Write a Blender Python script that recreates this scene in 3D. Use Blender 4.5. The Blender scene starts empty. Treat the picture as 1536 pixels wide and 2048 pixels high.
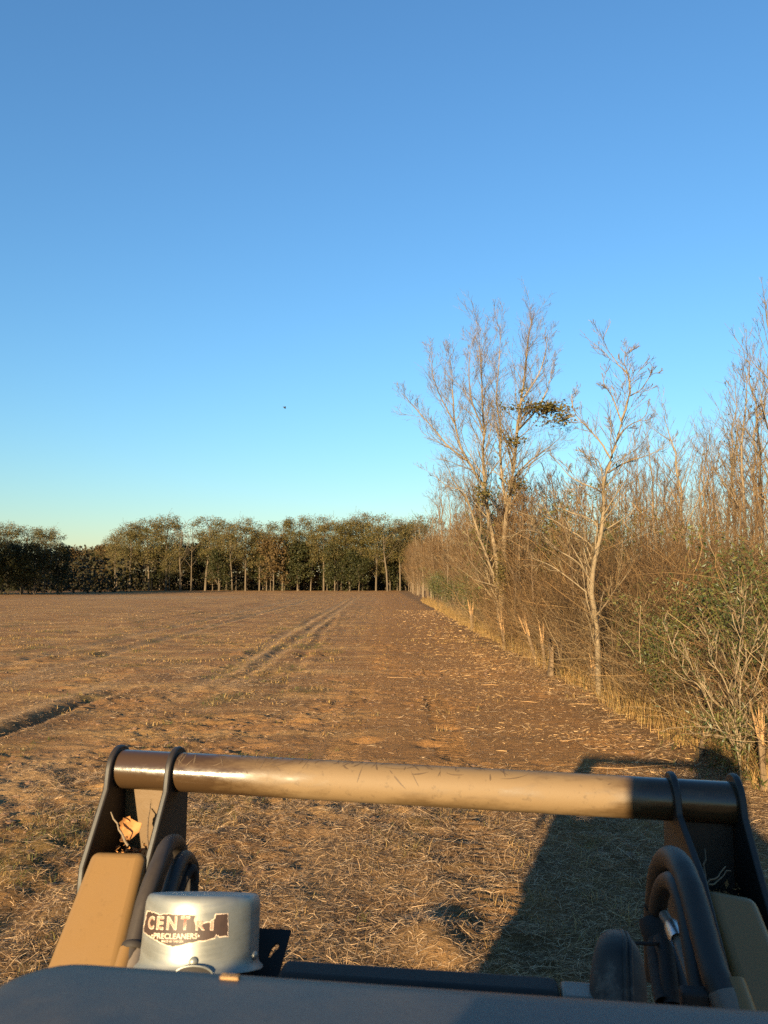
import bpy, math, random
import numpy as np
rng = np.random.default_rng(11); random.seed(5)
SC = bpy.context.scene; COL = SC.collection
R_ = math.radians
# ------------------------------------------------------------------ camera, sky, sun, exposure
FPX, HOR, CZ = 1538.0, 1163.0, 2.25          # focal length and horizon row in photo pixels, eye height (m)
PITCH = math.atan((HOR - 1024) / FPX)
cam = bpy.data.objects.new('camera', bpy.data.cameras.new('camera')); COL.objects.link(cam)
cam.location = (0, 0, CZ); cam.rotation_euler = (R_(90) + PITCH, 0, 0)
cam.data.sensor_width = 36; cam.data.lens = FPX / 2048 * 36
cam.data.clip_start = 0.02; cam.data.clip_end = 4000
cam.data.dof.use_dof = True; cam.data.dof.focus_distance = 4.5; cam.data.dof.aperture_fstop = 9
SC.camera = cam
SUN_AZ, SUN_EL = 22.5, 11.6                   # light travels forward and 22 degrees to the right
w = bpy.data.worlds.new('World'); SC.world = w; w.use_nodes = True
wn = w.node_tree; wn.nodes.clear()
wo = wn.nodes.new('ShaderNodeOutputWorld'); wb = wn.nodes.new('ShaderNodeBackground'); sk = wn.nodes.new('ShaderNodeTexSky')
sk.sky_type = 'NISHITA'; sk.sun_disc = False
sk.sun_elevation = R_(SUN_EL); sk.sun_rotation = R_(180 + SUN_AZ)
sk.air_density = 1.6; sk.dust_density = 0.0; sk.ozone_density = 6.5; sk.altitude = 50
wb.inputs[1].default_value = 0.083
wn.links.new(sk.outputs[0], wb.inputs[0]); wn.links.new(wb.outputs[0], wo.inputs[0])
sl = bpy.data.lights.new('sun', 'SUN'); sun = bpy.data.objects.new('sun', sl); COL.objects.link(sun)
sl.energy = 5.0; sl.angle = R_(0.7); sl.color = (1.0, 0.80, 0.48)
sun.rotation_euler = (R_(90 - SUN_EL), 0, R_(-SUN_AZ)); sun.location = (-20, -40, 20)
SC.view_settings.view_transform = 'Standard'; SC.view_settings.look = 'None'
SC.view_settings.exposure = 1.63; SC.view_settings.gamma = 1.0
SC.cycles.use_denoising = False; SC.cycles.max_bounces = 6; SC.cycles.diffuse_bounces = 3
SC.cycles.glossy_bounces = 3; SC.cycles.transmission_bounces = 2; SC.cycles.sample_clamp_indirect = 4

# ------------------------------------------------------------------ pixel rays (photo 1536 x 2048)
def ray(px, py):
    xc = (px - 768) / FPX; yc = -(py - 1024) / FPX
    return np.array([xc, math.cos(PITCH) - yc * math.sin(PITCH), math.sin(PITCH) + yc * math.cos(PITCH)])
def at(px, py, d):                              # point at forward distance d
    r = ray(px, py); return np.array([0, 0, CZ]) + r * (d / r[1])
YAW = R_(7.5)
fv = np.array([math.sin(YAW), math.cos(YAW), 0]); rv = np.array([math.cos(YAW), -math.sin(YAW), 0])
def pm(px, py, F):                              # loader frame (right, forward, up) at forward distance F
    r = ray(px, py); p = r * (F / (r @ fv)); return np.array([p @ rv, p @ fv, p[2] + CZ])

# ------------------------------------------------------------------ noise
def _h(ix, iy, s):
    n = (ix.astype(np.int64) * 374761393 + iy.astype(np.int64) * 668265263 + s * 1274126177) & 0x7fffffff
    n = ((n ^ (n >> 13)) * 1274126177) & 0x7fffffff
    return ((n ^ (n >> 16)) & 0xffff) / 65535.0
def vn(x, y, s=0):
    x = np.asarray(x, float); y = np.asarray(y, float)
    ix = np.floor(x); iy = np.floor(y); fx = x - ix; fy = y - iy
    fx = fx * fx * (3 - 2 * fx); fy = fy * fy * (3 - 2 * fy)
    a = _h(ix, iy, s); b = _h(ix + 1, iy, s); c = _h(ix, iy + 1, s); d = _h(ix + 1, iy + 1, s)
    return (a + (b - a) * fx) * (1 - fy) + (c + (d - c) * fx) * fy - 0.5
def ss(a, b, x):
    t = np.clip((np.asarray(x, float) - a) / (b - a), 0, 1); return t * t * (3 - 2 * t)
def bump(x, c, s): return np.exp(-((x - c) / s) ** 2)

# ------------------------------------------------------------------ mesh helpers
def npmesh(name, V, Fs, smooth=True):
    """Fs: list of (n,k) index arrays"""
    me = bpy.data.meshes.new(name); V = np.asarray(V, np.float32)
    me.vertices.add(len(V)); me.vertices.foreach_set('co', V.ravel())
    nl = sum(f.size for f in Fs); npol = sum(len(f) for f in Fs)
    me.loops.add(nl); me.loops.foreach_set('vertex_index', np.concatenate([f.ravel() for f in Fs]).astype(np.int32))
    me.polygons.add(npol)
    tot = np.concatenate([np.full(len(f), f.shape[1]) for f in Fs]).astype(np.int32)
    st = np.concatenate([[0], np.cumsum(tot)[:-1]]).astype(np.int32)
    me.polygons.foreach_set('loop_start', st); me.polygons.foreach_set('loop_total', tot)
    me.polygons.foreach_set('use_smooth', np.full(npol, smooth)); me.update(calc_edges=True)
    return me
class MB:
    def __init__(s): s.V = []; s.F = {}; s.n = 0
    def add(s, V, F):
        V = np.asarray(V, float).reshape(-1, 3); F = np.asarray(F, int)
        s.V.append(V); s.F.setdefault(F.shape[1], []).append(F + s.n); s.n += len(V)
    def mesh(s, name, smooth=True):
        return npmesh(name, np.concatenate(s.V), [np.concatenate(v) for v in s.F.values()], smooth)
def link(name, me, mat, parent=None, smooth_angle=None):
    o = bpy.data.objects.new(name, me); COL.objects.link(o)
    for m in (mat if isinstance(mat, (list, tuple)) else [mat]): me.materials.append(m)
    o.parent = parent
    if smooth_angle is not None:
        me.shade_smooth() if hasattr(me, 'shade_smooth') else None
        try: me.set_sharp_from_angle(angle=R_(smooth_angle))
        except Exception: pass
    return o
def tag(o, label, cat, group=None, kind=None):
    o['label'] = label; o['category'] = cat
    if group: o['group'] = group
    if kind: o['kind'] = kind
    return o
def empty(name, loc=(0, 0, 0), rz=0):
    o = bpy.data.objects.new(name, None); COL.objects.link(o); o.location = loc; o.rotation_euler = (0, 0, rz)
    o.empty_display_size = 0.2; return o
def copy_tree(o, parent=None):
    c = o.copy(); COL.objects.link(c); c.parent = parent
    for ch in o.children: copy_tree(ch, c)
    return c
def norm(v): return v / np.maximum(np.linalg.norm(v, axis=-1, keepdims=True), 1e-9)
def tubes(mb, P, Rd, k=3):
    """P (N,S,3) polylines, Rd (N,S) radii -> k-sided tubes"""
    P = np.asarray(P, float); Rd = np.asarray(Rd, float); N, S, _ = P.shape
    T = np.gradient(P, axis=1); T = norm(T)
    ref = np.where(np.abs(T[..., 2:3]) > 0.95, np.array([1., 0, 0]), np.array([0, 0, 1.]))
    U = norm(np.cross(T, ref)); W = np.cross(T, U)
    a = np.arange(k) / k * 2 * np.pi
    V = P[:, :, None, :] + Rd[:, :, None, None] * (np.cos(a)[None, None, :, None] * U[:, :, None, :] + np.sin(a)[None, None, :, None] * W[:, :, None, :])
    i = np.arange(S - 1)[:, None]; j = np.arange(k)[None, :]
    q = np.stack([i * k + j, i * k + (j + 1) % k, (i + 1) * k + (j + 1) % k, (i + 1) * k + j], -1).reshape(-1, 4)
    Fq = (q[None] + (np.arange(N) * S * k)[:, None, None]).reshape(-1, 4)
    mb.add(V.reshape(-1, 3), Fq)
def ribbons(mb, P, Wd, side=None):
    P = np.asarray(P, float); N, S, _ = P.shape
    T = norm(np.gradient(P, axis=1))
    if side is None: side = norm(rng.normal(size=(N, 1, 3)))
    U = norm(np.cross(T, np.broadcast_to(side, T.shape)))
    V = np.stack([P - U * Wd[..., None], P + U * Wd[..., None]], 2)
    i = np.arange(S - 1)
    q = np.stack([2 * i, 2 * i + 1, 2 * i + 3, 2 * i + 2], -1)
    mb.add(V.reshape(-1, 3), (q[None] + (np.arange(N) * 2 * S)[:, None, None]).reshape(-1, 4))
def leaves(mb, C, size, up=0.0, asp=0.5):
    """folded leaf diamonds at centres C"""
    C = np.asarray(C, float); N = len(C); size = np.broadcast_to(size, (N,))[:, None]
    d = norm(rng.normal(size=(N, 3)) + np.array([0, 0, up])); s = norm(np.cross(d, rng.normal(size=(N, 3))))
    n = np.cross(d, s)
    V = np.stack([C - d * size * .5, C + s * size * asp * .5 + n * size * .08, C + d * size * .5, C - s * size * asp * .5 + n * size * .08], 1)
    q = np.array([[0, 1, 2, 3]])
    mb.add(V.reshape(-1, 3), (q[None] + (np.arange(N) * 4)[:, None, None]).reshape(-1, 4))
def interp(P, t):
    """P (S,3), t (n,) in 0..1 along index"""
    S = len(P); f = np.clip(t, 0, 1) * (S - 1); i = np.minimum(f.astype(int), S - 2); u = (f - i)[:, None]
    return P[i] * (1 - u) + P[i + 1] * u
def resample(P, S):
    P = np.asarray(P, float); L = np.concatenate([[0], np.cumsum(np.linalg.norm(np.diff(P, axis=0), axis=1))]); t = np.linspace(0, L[-1], S)
    return np.stack([np.interp(t, L, P[:, k]) for k in range(P.shape[1])], 1)
def smoothline(P, S):
    """Catmull-Rom through points"""
    P = np.asarray(P, float); n = len(P); Q = np.vstack([2 * P[0] - P[1], P, 2 * P[-1] - P[-2]]); out = []
    for t in np.linspace(0, n - 1, S):
        i = min(int(t), n - 2); u = t - i; a, b, c, d = Q[i], Q[i + 1], Q[i + 2], Q[i + 3]
        out.append(.5 * (2 * b + (c - a) * u + (2 * a - 5 * b + 4 * c - d) * u * u + (3 * b - a - 3 * c + d) * u ** 3))
    return np.array(out)
def grow(P, Rd, nc, t0, t1, lr, ang, up, S, wob=.1, rr=.55, minr=.003, lfall=.5, droop=0.):
    """children of every polyline in P (N,S0,3): returns (N*nc,S,3),(N*nc,S)"""
    N, S0, _ = P.shape
    t = t0 + (t1 - t0) * (np.arange(nc)[None] + rng.random((N, nc))) / nc
    f = t * (S0 - 1); i = np.minimum(f.astype(int), S0 - 2); u = (f - i)[..., None]; n = np.arange(N)[:, None]
    B = P[n, i] * (1 - u) + P[n, i + 1] * u; D = norm(P[n, i + 1] - P[n, i]); br = Rd[n, i] * (1 - u[..., 0]) + Rd[n, i + 1] * u[..., 0]
    L = np.linalg.norm(P[:, -1] - P[:, 0], axis=1)[:, None] * lr * (1 - lfall * t) * (.6 + .8 * rng.random((N, nc)))
    q = norm(np.cross(D, rng.normal(size=D.shape))); a = ang * (.7 + .6 * rng.random((N, nc)))[..., None]
    d = norm(D * np.cos(a) + q * np.sin(a)); d = d.reshape(-1, 3); L = L.reshape(-1, 1); B = B.reshape(-1, 3)
    out = [B]; step = L / (S - 1)
    for s in range(S - 1):
        d = norm(d + np.array([0, 0, up]) / (S - 1) + rng.normal(size=d.shape) * wob - np.array([0, 0, droop]) * s / (S - 1)); out.append(out[-1] + d * step)
    Rr = np.maximum(br.reshape(-1, 1) * rr * np.linspace(1, .25, S)[None], minr)
    return np.stack(out, 1), Rr
def box(mb, x0, x1, y0, y1, z0, z1):
    V = [(x, y, z) for x in (x0, x1) for y in (y0, y1) for z in (z0, z1)]
    mb.add(V, [(0, 1, 3, 2), (4, 6, 7, 5), (0, 4, 5, 1), (2, 3, 7, 6), (0, 2, 6, 4), (1, 5, 7, 3)])
def bevel(o, width, seg=3):
    m = o.modifiers.new('bevel', 'BEVEL'); m.width = width; m.segments = seg; m.limit_method = 'ANGLE'; m.angle_limit = R_(35)
    return o

# ------------------------------------------------------------------ materials
def mat(name):
    m = bpy.data.materials.new(name); m.use_nodes = True; nt = m.node_tree
    return m, nt, nt.nodes['Principled BSDF']
def N(nt, t, **k):
    n = nt.nodes.new(t)
    for a, b in k.items(): setattr(n, a, b)
    return n
def ramp(nt, src, stops):
    r = N(nt, 'ShaderNodeValToRGB'); e = r.color_ramp.elements
    while len(e) < len(stops): e.new(0.5)
    for el, (p, c) in zip(e, stops): el.position = p; el.color = (*c, 1)
    nt.links.new(src, r.inputs[0]); return r.outputs[0]
def noise(nt, scale, detail=4, rough=.6, coord=None, stretch=None):
    n = N(nt, 'ShaderNodeTexNoise'); n.inputs['Scale'].default_value = scale; n.inputs['Detail'].default_value = detail; n.inputs['Roughness'].default_value = rough
    tc = N(nt, 'ShaderNodeTexCoord'); s = tc.outputs['Object']
    if stretch:
        mp = N(nt, 'ShaderNodeMapping'); mp.inputs['Scale'].default_value = stretch; nt.links.new(s, mp.inputs[0]); s = mp.outputs[0]
    nt.links.new(s, n.inputs['Vector']); return n.outputs['Fac']
def mix(nt, fac, a, b, mode='MIX'):
    m = N(nt, 'ShaderNodeMix', data_type='RGBA', blend_type=mode)
    for i, v in ((0, fac), (6, a), (7, b)):
        if isinstance(v, (int, float)): m.inputs[i].default_value = v
        elif isinstance(v, tuple): m.inputs[i].default_value = (*v, 1)
        else: nt.links.new(v, m.inputs[i])
    return m.outputs[2]
def math_(nt, op, a, b=0.0):
    m = N(nt, 'ShaderNodeMath', operation=op)
    for i, v in ((0, a), (1, b)):
        if isinstance(v, (int, float)): m.inputs[i].default_value = v
        else: nt.links.new(v, m.inputs[i])
    return m.outputs[0]
def bumpn(nt, b, h, strength, dist):
    n = N(nt, 'ShaderNodeBump'); n.inputs['Strength'].default_value = strength; n.inputs['Distance'].default_value = dist
    nt.links.new(h, n.inputs['Height']); nt.links.new(n.outputs[0], b.inputs['Normal'])
def island_mat(name, stops, rough=.8, trans=0.0, spec=.2):
    m, nt, b = mat(name); g = N(nt, 'ShaderNodeNewGeometry')
    c = ramp(nt, g.outputs['Random Per Island'], stops)
    nt.links.new(c, b.inputs['Base Color']); b.inputs['Roughness'].default_value = rough; b.inputs['Specular IOR Level'].default_value = spec
    if trans > 0:
        t = N(nt, 'ShaderNodeBsdfTranslucent'); nt.links.new(c, t.inputs[0]); mx = N(nt, 'ShaderNodeMixShader'); mx.inputs[0].default_value = trans
        nt.links.new(b.outputs[0], mx.inputs[1]); nt.links.new(t.outputs[0], mx.inputs[2]); nt.links.new(mx.outputs[0], nt.nodes['Material Output'].inputs[0])
    return m
def bark_mat(name, c1, c2, scale=6, rough=.85):
    m, nt, b = mat(name); n1 = noise(nt, scale, 6, .65, stretch=(3, 3, .6)); n2 = noise(nt, scale * 5, 5, .7, stretch=(2, 2, .5))
    c = ramp(nt, n1, [(.3, c1), (.7, c2)]); c = mix(nt, math_(nt, 'MULTIPLY', n2, .6), c, tuple(x * .55 for x in c1))
    g = N(nt, 'ShaderNodeNewGeometry'); r = ramp(nt, g.outputs['Random Per Island'], [(0, (.75, .72, .7)), (1, (1.15, 1.15, 1.15))]); c = mix(nt, 1.0, c, r, 'MULTIPLY')
    nt.links.new(c, b.inputs['Base Color']); b.inputs['Roughness'].default_value = rough; b.inputs['Specular IOR Level'].default_value = .2
    bumpn(nt, b, n2, .5, .02); return m
M = {}
M['bark_pale'] = bark_mat('pale_bark', (.19, .172, .125), (.33, .298, .215))
M['bark_grey'] = bark_mat('grey_bark', (.17, .152, .115), (.27, .243, .185))
M['bark_brown'] = bark_mat('brown_bark', (.13, .105, .07), (.23, .187, .128))
M['bark_far'] = bark_mat('far_bark', (.07, .063, .048), (.22, .20, .155), .35)
M['twig_red'] = island_mat('reddish_twig', [(0, (.038, .029, .019)), (.5, (.082, .062, .038)), (.85, (.138, .110, .066)), (1, (.27, .225, .14))])
m = M['twig_red']; nt = m.node_tree; b = nt.nodes['Principled BSDF']; src = b.inputs['Base Color'].links[0].from_socket
tint = ramp(nt, noise(nt, .55, 3, .6), [(.36, (.72, .70, .60)), (.5, (1.08, .97, .80)), (.64, (1.45, 1.2, .92))]); nt.links.new(mix(nt, 1.0, src, tint, 'MULTIPLY'), b.inputs['Base Color'])
M['twig_tan'] = island_mat('tan_twig', [(0, (.068, .056, .038)), (.6, (.135, .112, .073)), (1, (.28, .24, .155))])
M['straw'] = island_mat('straw', [(0, (.09, .06, .036)), (.3, (.19, .135, .08)), (.65, (.34, .255, .155)), (.9, (.50, .395, .25)), (1, (.42, .38, .30))], .65)
M['chips'] = island_mat('wood_chip', [(0, (.36, .24, .11)), (.5, (.52, .38, .19)), (1, (.68, .53, .30))], .7)
M['grass_dry'] = island_mat('dry_grass', [(0, (.22, .15, .06)), (.45, (.36, .26, .11)), (.8, (.44, .34, .16)), (1, (.16, .17, .05))], .7, .25)
M['grass_green'] = island_mat('green_grass', [(0, (.05, .075, .018)), (.6, (.085, .115, .03)), (1, (.16, .165, .05))], .6, .25)
M['leaf_oak'] = island_mat('brown_green_leaves', [(0, (.045, .05, .018)), (.5, (.095, .093, .036)), (.85, (.145, .13, .056)), (1, (.19, .15, .07))], .6, .2)
M['leaf_olive'] = island_mat('olive_leaves', [(0, (.04, .045, .013)), (.6, (.09, .088, .027)), (1, (.15, .125, .045))], .6, .2)
M['leaf_dark'] = island_mat('dark_leaves', [(0, (.018, .026, .010)), (.6, (.036, .044, .015)), (1, (.06, .06, .02))], .55, .15)
M['leaf_rust'] = island_mat('rust_leaves', [(0, (.06, .045, .02)), (.6, (.10, .075, .033)), (1, (.145, .11, .05))], .7, .25)
M['leaf_green'] = island_mat('evergreen_leaves', [(0, (.035, .058, .016)), (.6, (.068, .092, .024)), (1, (.13, .14, .042))], .45, .2, .4)
M['woods'] = island_mat('shade_dark_woods', [(0, (.012, .014, .008)), (.6, (.026, .027, .013)), (1, (.05, .042, .022))], .8)
M['splinter'] = bark_mat('splintered_wood', (.34, .23, .115), (.56, .42, .24), 14)
M['char'] = bark_mat('charred_wood', (.012, .010, .009), (.035, .027, .022), 9)
m, nt, b = mat('bird_feathers'); b.inputs['Base Color'].default_value = (.02, .02, .022, 1); b.inputs['Roughness'].default_value = .6; M['bird'] = m

# ------------------------------------------------------------------ ground
def hgt(x, y):
    x = np.asarray(x, float); y = np.asarray(y, float)
    far = ss(20, 120, y)
    z = far * (.30 * vn(x / 70, y / 70, 3) + .10 * vn(x / 18, y / 18, 4))
    near = 1 - ss(30, 70, y)
    z = z + (.05 * vn(x / 1.7, y / 2.4, 5) + .026 * vn(x / .62, y / .62, 6)) * (1 - .5 * far)
    cl = .25 + 1.5 * ss(-.1, .35, vn(x / 1.1, y / 1.6, 15))             # cloddy and smooth patches
    z = z + near * cl * (.034 * vn(x / .22, y / .2, 7) + .022 * vn(x / .085, y / .08, 8) + .010 * vn(x / .04, y / .04, 9))
    # old crop rows running away from the loader
    rows = np.sin(2 * np.pi * (x + .25 * vn(x / 9, y / 9, 21)) / .78)
    z = z + .007 * rows * ss(1.5, -1.5, x) * (.4 + 1.1 * (vn(x / 4, y / 5, 22) + .5)) * (1 - .3 * far)
    # deep rut on the left, with thrown-up bank
    xc = -5.75 + .06 * (y - 12) + .12 * vn(y / 1.3, y * 0, 31)
    wnd = ss(8.0, 10.5, y) * (1 - ss(12.8, 18.2, y))
    z = z + wnd * (-.13 * bump(x, xc, .15) + .06 * bump(x, xc - .38, .2) + .03 * bump(x, xc + .33, .15)) * (.7 + .6 * vn(y / .5, x / .5, 36) + .3)
    # wheel tracks
    for x0, sl_, y0, y1, dp, wd in ((-4.05, -.004, 16, 120, .05, .2), (-3.25, -.006, 18, 120, .04, .18), (-4.5, .02, 3, 14, .06, .22), (-3.75, .05, 3, 13, .05, .16),
                                    (-8.6, .0, 20, 100, .07, .25), (-10.4, .0, 20, 100, .07, .25), (-14.5, .03, 25, 120, .08, .3), (-2.0, -.03, 14, 60, .04, .16), (-6.9, .05, 4, 9.5, .07, .2), (-2.35, .05, 2, 9, .08, .17), (-3.0, .06, 2, 8, .05, .14), (1.05, .0, 2, 9, .05, .2)):
        c = x0 + sl_ * (y - 10) + .22 * vn(y / 5, y * 0 + x0, 33)
        k = ss(y0, y0 + 3, y) * (1 - ss(y1 - 10, y1, y)) * (.45 + .55 * ss(-.3, .2, vn(y / 2.2, y * 0 + x0, 34)))
        z = z + k * (-dp * bump(x, c, wd) + dp * .5 * bump(x, c + wd * 1.9, wd * .8) + dp * .4 * bump(x, c - wd * 1.9, wd * .8))
    # ribbed prints of the machine's own tracks
    for x0 in (-.62, .86):
        c = x0 + .02 * (y - 8); band = ss(.25, .17, np.abs(x - c)) * (1 - ss(15, 20, y)) * (.25 + .75 * ss(-.15, .15, vn(x / .8, y / 1.2, 41)))
        rib = np.clip(np.sin(2 * np.pi * (y + .03 * vn(x / .1, y / .1, 42)) / .105) * 1.8, -1, 1)
        z = z + band * (-.02 + .016 * rib)
    strip = bump(x, .6, .55) + .7 * bump(x, -1.75, .4) + .6 * bump(x, -2.7, .35)
    z = z + (1 - ss(8.5, 11, y)) * strip * (.11 * np.maximum(0, vn(x / .38, y / .34, 43)) + .07 * vn(x / .17, y / .15, 44))
    # scuffed holes
    for hx, hy in ((-1.45, 13.2), (-1.3, 12.6), (.62, 10.95), (-.25, 11.2), (-1.5, 8.7), (1.0, 12.2), (-.7, 9.6), (.35, 4.55)):
        q = (x - hx) ** 2 / .026 + (y - hy) ** 2 / .02
        z = z - .055 * np.exp(-q) + .04 * np.exp(-((x - hx) ** 2 / .03 + (y - hy - .2) ** 2 / .012))
    z = z + .12 * bump(x, .28, .22) * bump(y, 5.0, .25) * 1.0                # small mound by the shadow edge
    z = z + .22 * ss(4.1, 5.2, x + .25 * vn(y / 1.5, y * 0, 51)) * (.6 + vn(x / 2, y / 2, 52)) * (1 - ss(60, 120, y))
    return z
def green_mask(x, y):
    n = vn(x / .8, y / 1.1, 61); n2 = vn(x / .3, y / .35, 62)
    a = bump(x, -3.05 + .15 * vn(y / 2, y * 0, 63), .42) * ss(3, 5, y) * (1 - ss(17, 24, y)) * ss(-.25, .2, n + .6 * n2)
    b_ = bump(x, .42 + .02 * (y - 5), .40) * (1 - ss(7.5, 10, y)) * ss(-.15, .25, n + .6 * n2) * .9
    c = ss(.16, .42, n + .5 * n2) * ss(0, -1.5, x) * ss(9, 14, y) * (1 - ss(45, 90, y)) * .8
    d = bump(x, -1.7, .5) * ss(.05, .35, n + .5 * n2) * (1 - ss(9, 14, y)) * .6
    return np.clip(np.maximum.reduce([a, b_, c, d]), 0, 1)
def sand_mask(x, y):
    n = vn(x / 1.4, y / 3, 71)
    a = bump(x, -4.15 + .03 * (y - 8), .5) * ss(-.35, .15, n) * ss(3, 5, y) * (1 - ss(22, 40, y))
    b_ = bump(x, -6.3 + .06 * (y - 12), .35) * ss(8, 10, y) * (1 - ss(16, 19, y))
    c = bump(x, -.62, .3) * ss(-.1, .25, n) * (1 - ss(9, 14, y)) * .6
    d = bump(y, 112, 13) * ss(-56, -38, x) * ss(-18, -25, x) * .95
    a = np.maximum(a, ss(.12, .3, n + .6 * vn(x / .5, y / .9, 72)) * ss(-1.2, -2.6, x) * (1 - ss(14, 26, y)) * .8)
    for lx in (-4.05, -3.25, -8.6, -10.4): a = np.maximum(a, .8 * bump(x + .004 * (y - 10), lx, .26) * ss(11, 18, y) * (1 - ss(90, 130, y)))
    e = bump(x, -2.1, .5) * ss(.0, .3, n) * ss(9, 12, y) * (1 - ss(16, 24, y)) * .7
    return np.clip(np.maximum.reduce([a, b_, c, d, e]), 0, 1)
def straw_mask(x, y):
    n = vn(x / .9, y / .7, 81) + .5 * vn(x / .3, y / .25, 82)
    nearc = (1 - ss(7.2, 9.5, y)) * ss(-3.0, -2.2, x) * .95
    mulch = ss(-.3, 1.5, x) * ss(8, 11, y) * .22
    left = ss(.0, -2, x) * ss(-.1, .4, n) * .65
    edge = ss(2.8, 3.9, x) * .9
    pale = bump(y, 112, 12) * ss(-60, -40, x) * ss(-18, -26, x)
    return np.clip(np.maximum.reduce([nearc * (.6 + n), mulch, left, edge, pale]), 0, 1)
def mulch_mask(x, y): return ss(-1.6, .6, x + .8 * vn(x / 2, y / 4, 91)) * ss(7.8, 10, y)
def axis(segs):
    out = []
    for a, b_, s0, s1 in segs:
        v = a
        while v < b_ - 1e-6:
            out.append(v); v += s0 + (s1 - s0) * (v - a) / (b_ - a)
    return np.array(out + [segs[-1][1]])
xs = axis([(-900, -60, 90, 10), (-60, -14, 6, .35), (-14, -5, .3, .05), (-5, 4.8, .04, .04), (4.8, 9, .05, .4), (9, 60, .5, 8), (60, 900, 10, 90)])
ys = axis([(-60, 2.8, 8, .3), (2.8, 13, .026, .04), (13, 24, .045, .10), (24, 60, .11, .7), (60, 200, .75, 3), (200, 1200, 5, 120)])
X, Y = np.meshgrid(xs, ys); Z = hgt(X, Y)
V = np.stack([X, Y, Z], -1).reshape(-1, 3); nx, ny = len(xs), len(ys)
ii = (np.arange(ny - 1)[:, None] * nx + np.arange(nx - 1)[None]).ravel()
me = npmesh('ground', V, [np.stack([ii, ii + 1, ii + nx + 1, ii + nx], 1)])
xf, yf = V[:, 0], V[:, 1]
zc = np.stack([straw_mask(xf, yf), green_mask(xf, yf), sand_mask(xf, yf), mulch_mask(xf, yf)], 1).astype(np.float32)
ca = me.attributes.new('zones', 'FLOAT_COLOR', 'POINT'); ca.data.foreach_set('color', zc.ravel())
m, nt, b = mat('field_soil')
A = N(nt, 'ShaderNodeAttribute', attribute_name='zones'); sp = N(nt, 'ShaderNodeSeparateColor'); nt.links.new(A.outputs['Color'], sp.inputs[0])
n_big = noise(nt, .12, 4, .6, stretch=(1, .45, 1)); n_mid = noise(nt, 1.6, 6, .65); n_fine = noise(nt, 22, 6, .75); n_str = noise(nt, 9, 5, .7, stretch=(.35, 2.2, 1)); n_far = noise(nt, .8, 7, .78, stretch=(.22, 1, 1))
soil = ramp(nt, n_mid, [(.25, (.19, .115, .062)), (.5, (.30, .185, .10)), (.75, (.40, .26, .145))])
soil = mix(nt, ramp(nt, n_big, [(.45, (0, 0, 0)), (.62, (.6, .6, .6))]), soil, (.235, .13, .075))
soil = mix(nt, ramp(nt, n_far, [(.46, (0, 0, 0)), (.60, (.8, .8, .8))]), soil, (.47, .33, .175))
mul = ramp(nt, n_fine, [(.3, (.20, .12, .062)), (.52, (.32, .19, .09)), (.7, (.42, .27, .135))])
c = mix(nt, math_(nt, 'MULTIPLY', A.outputs['Alpha'], .85), soil, mul)
st = ramp(nt, n_str, [(.3, (.065, .048, .036)), (.52, (.15, .112, .08)), (.7, (.33, .255, .18))])
c = mix(nt, math_(nt, 'MULTIPLY', sp.outputs[0], .8), c, st)
sand = ramp(nt, n_fine, [(.3, (.27, .20, .135)), (.7, (.44, .335, .225))])
c = mix(nt, math_(nt, 'MULTIPLY', sp.outputs[2], .85), c, sand)
gr = ramp(nt, n_fine, [(.3, (.055, .06, .022)), (.7, (.15, .13, .05))])
c = mix(nt, math_(nt, 'MULTIPLY', sp.outputs[1], .6), c, gr)
c = mix(nt, ramp(nt, n_fine, [(.3, (.55, .55, .55)), (.46, (0, 0, 0))]), c, (.10, .066, .042))
c = mix(nt, 1.0, c, (.97, .945, .79), 'MULTIPLY')
nt.links.new(c, b.inputs['Base Color']); b.inputs['Roughness'].default_value = .95; b.inputs['Specular IOR Level'].default_value = .1
n_b = noise(nt, 30, 8, .8); bumpn(nt, b, math_(nt, 'ADD', n_b, math_(nt, 'MULTIPLY', n_str, .7)), .85, .035)
n_c = noise(nt, 1.7, 9, .78, stretch=(.45, 1, 1)); b2 = N(nt, 'ShaderNodeBump'); b2.inputs['Strength'].default_value = .45; b2.inputs['Distance'].default_value = .16; nt.links.new(n_c, b2.inputs['Height'])
bn = [n for n in nt.nodes if n.type == 'BUMP' and n != b2][-1]; nt.links.new(b2.outputs[0], bn.inputs['Normal'])
g = link('field', me, m); g['kind'] = 'structure'; g['label'] = 'bare brown field with wheel ruts and mown stubble'; g['category'] = 'field'

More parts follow.
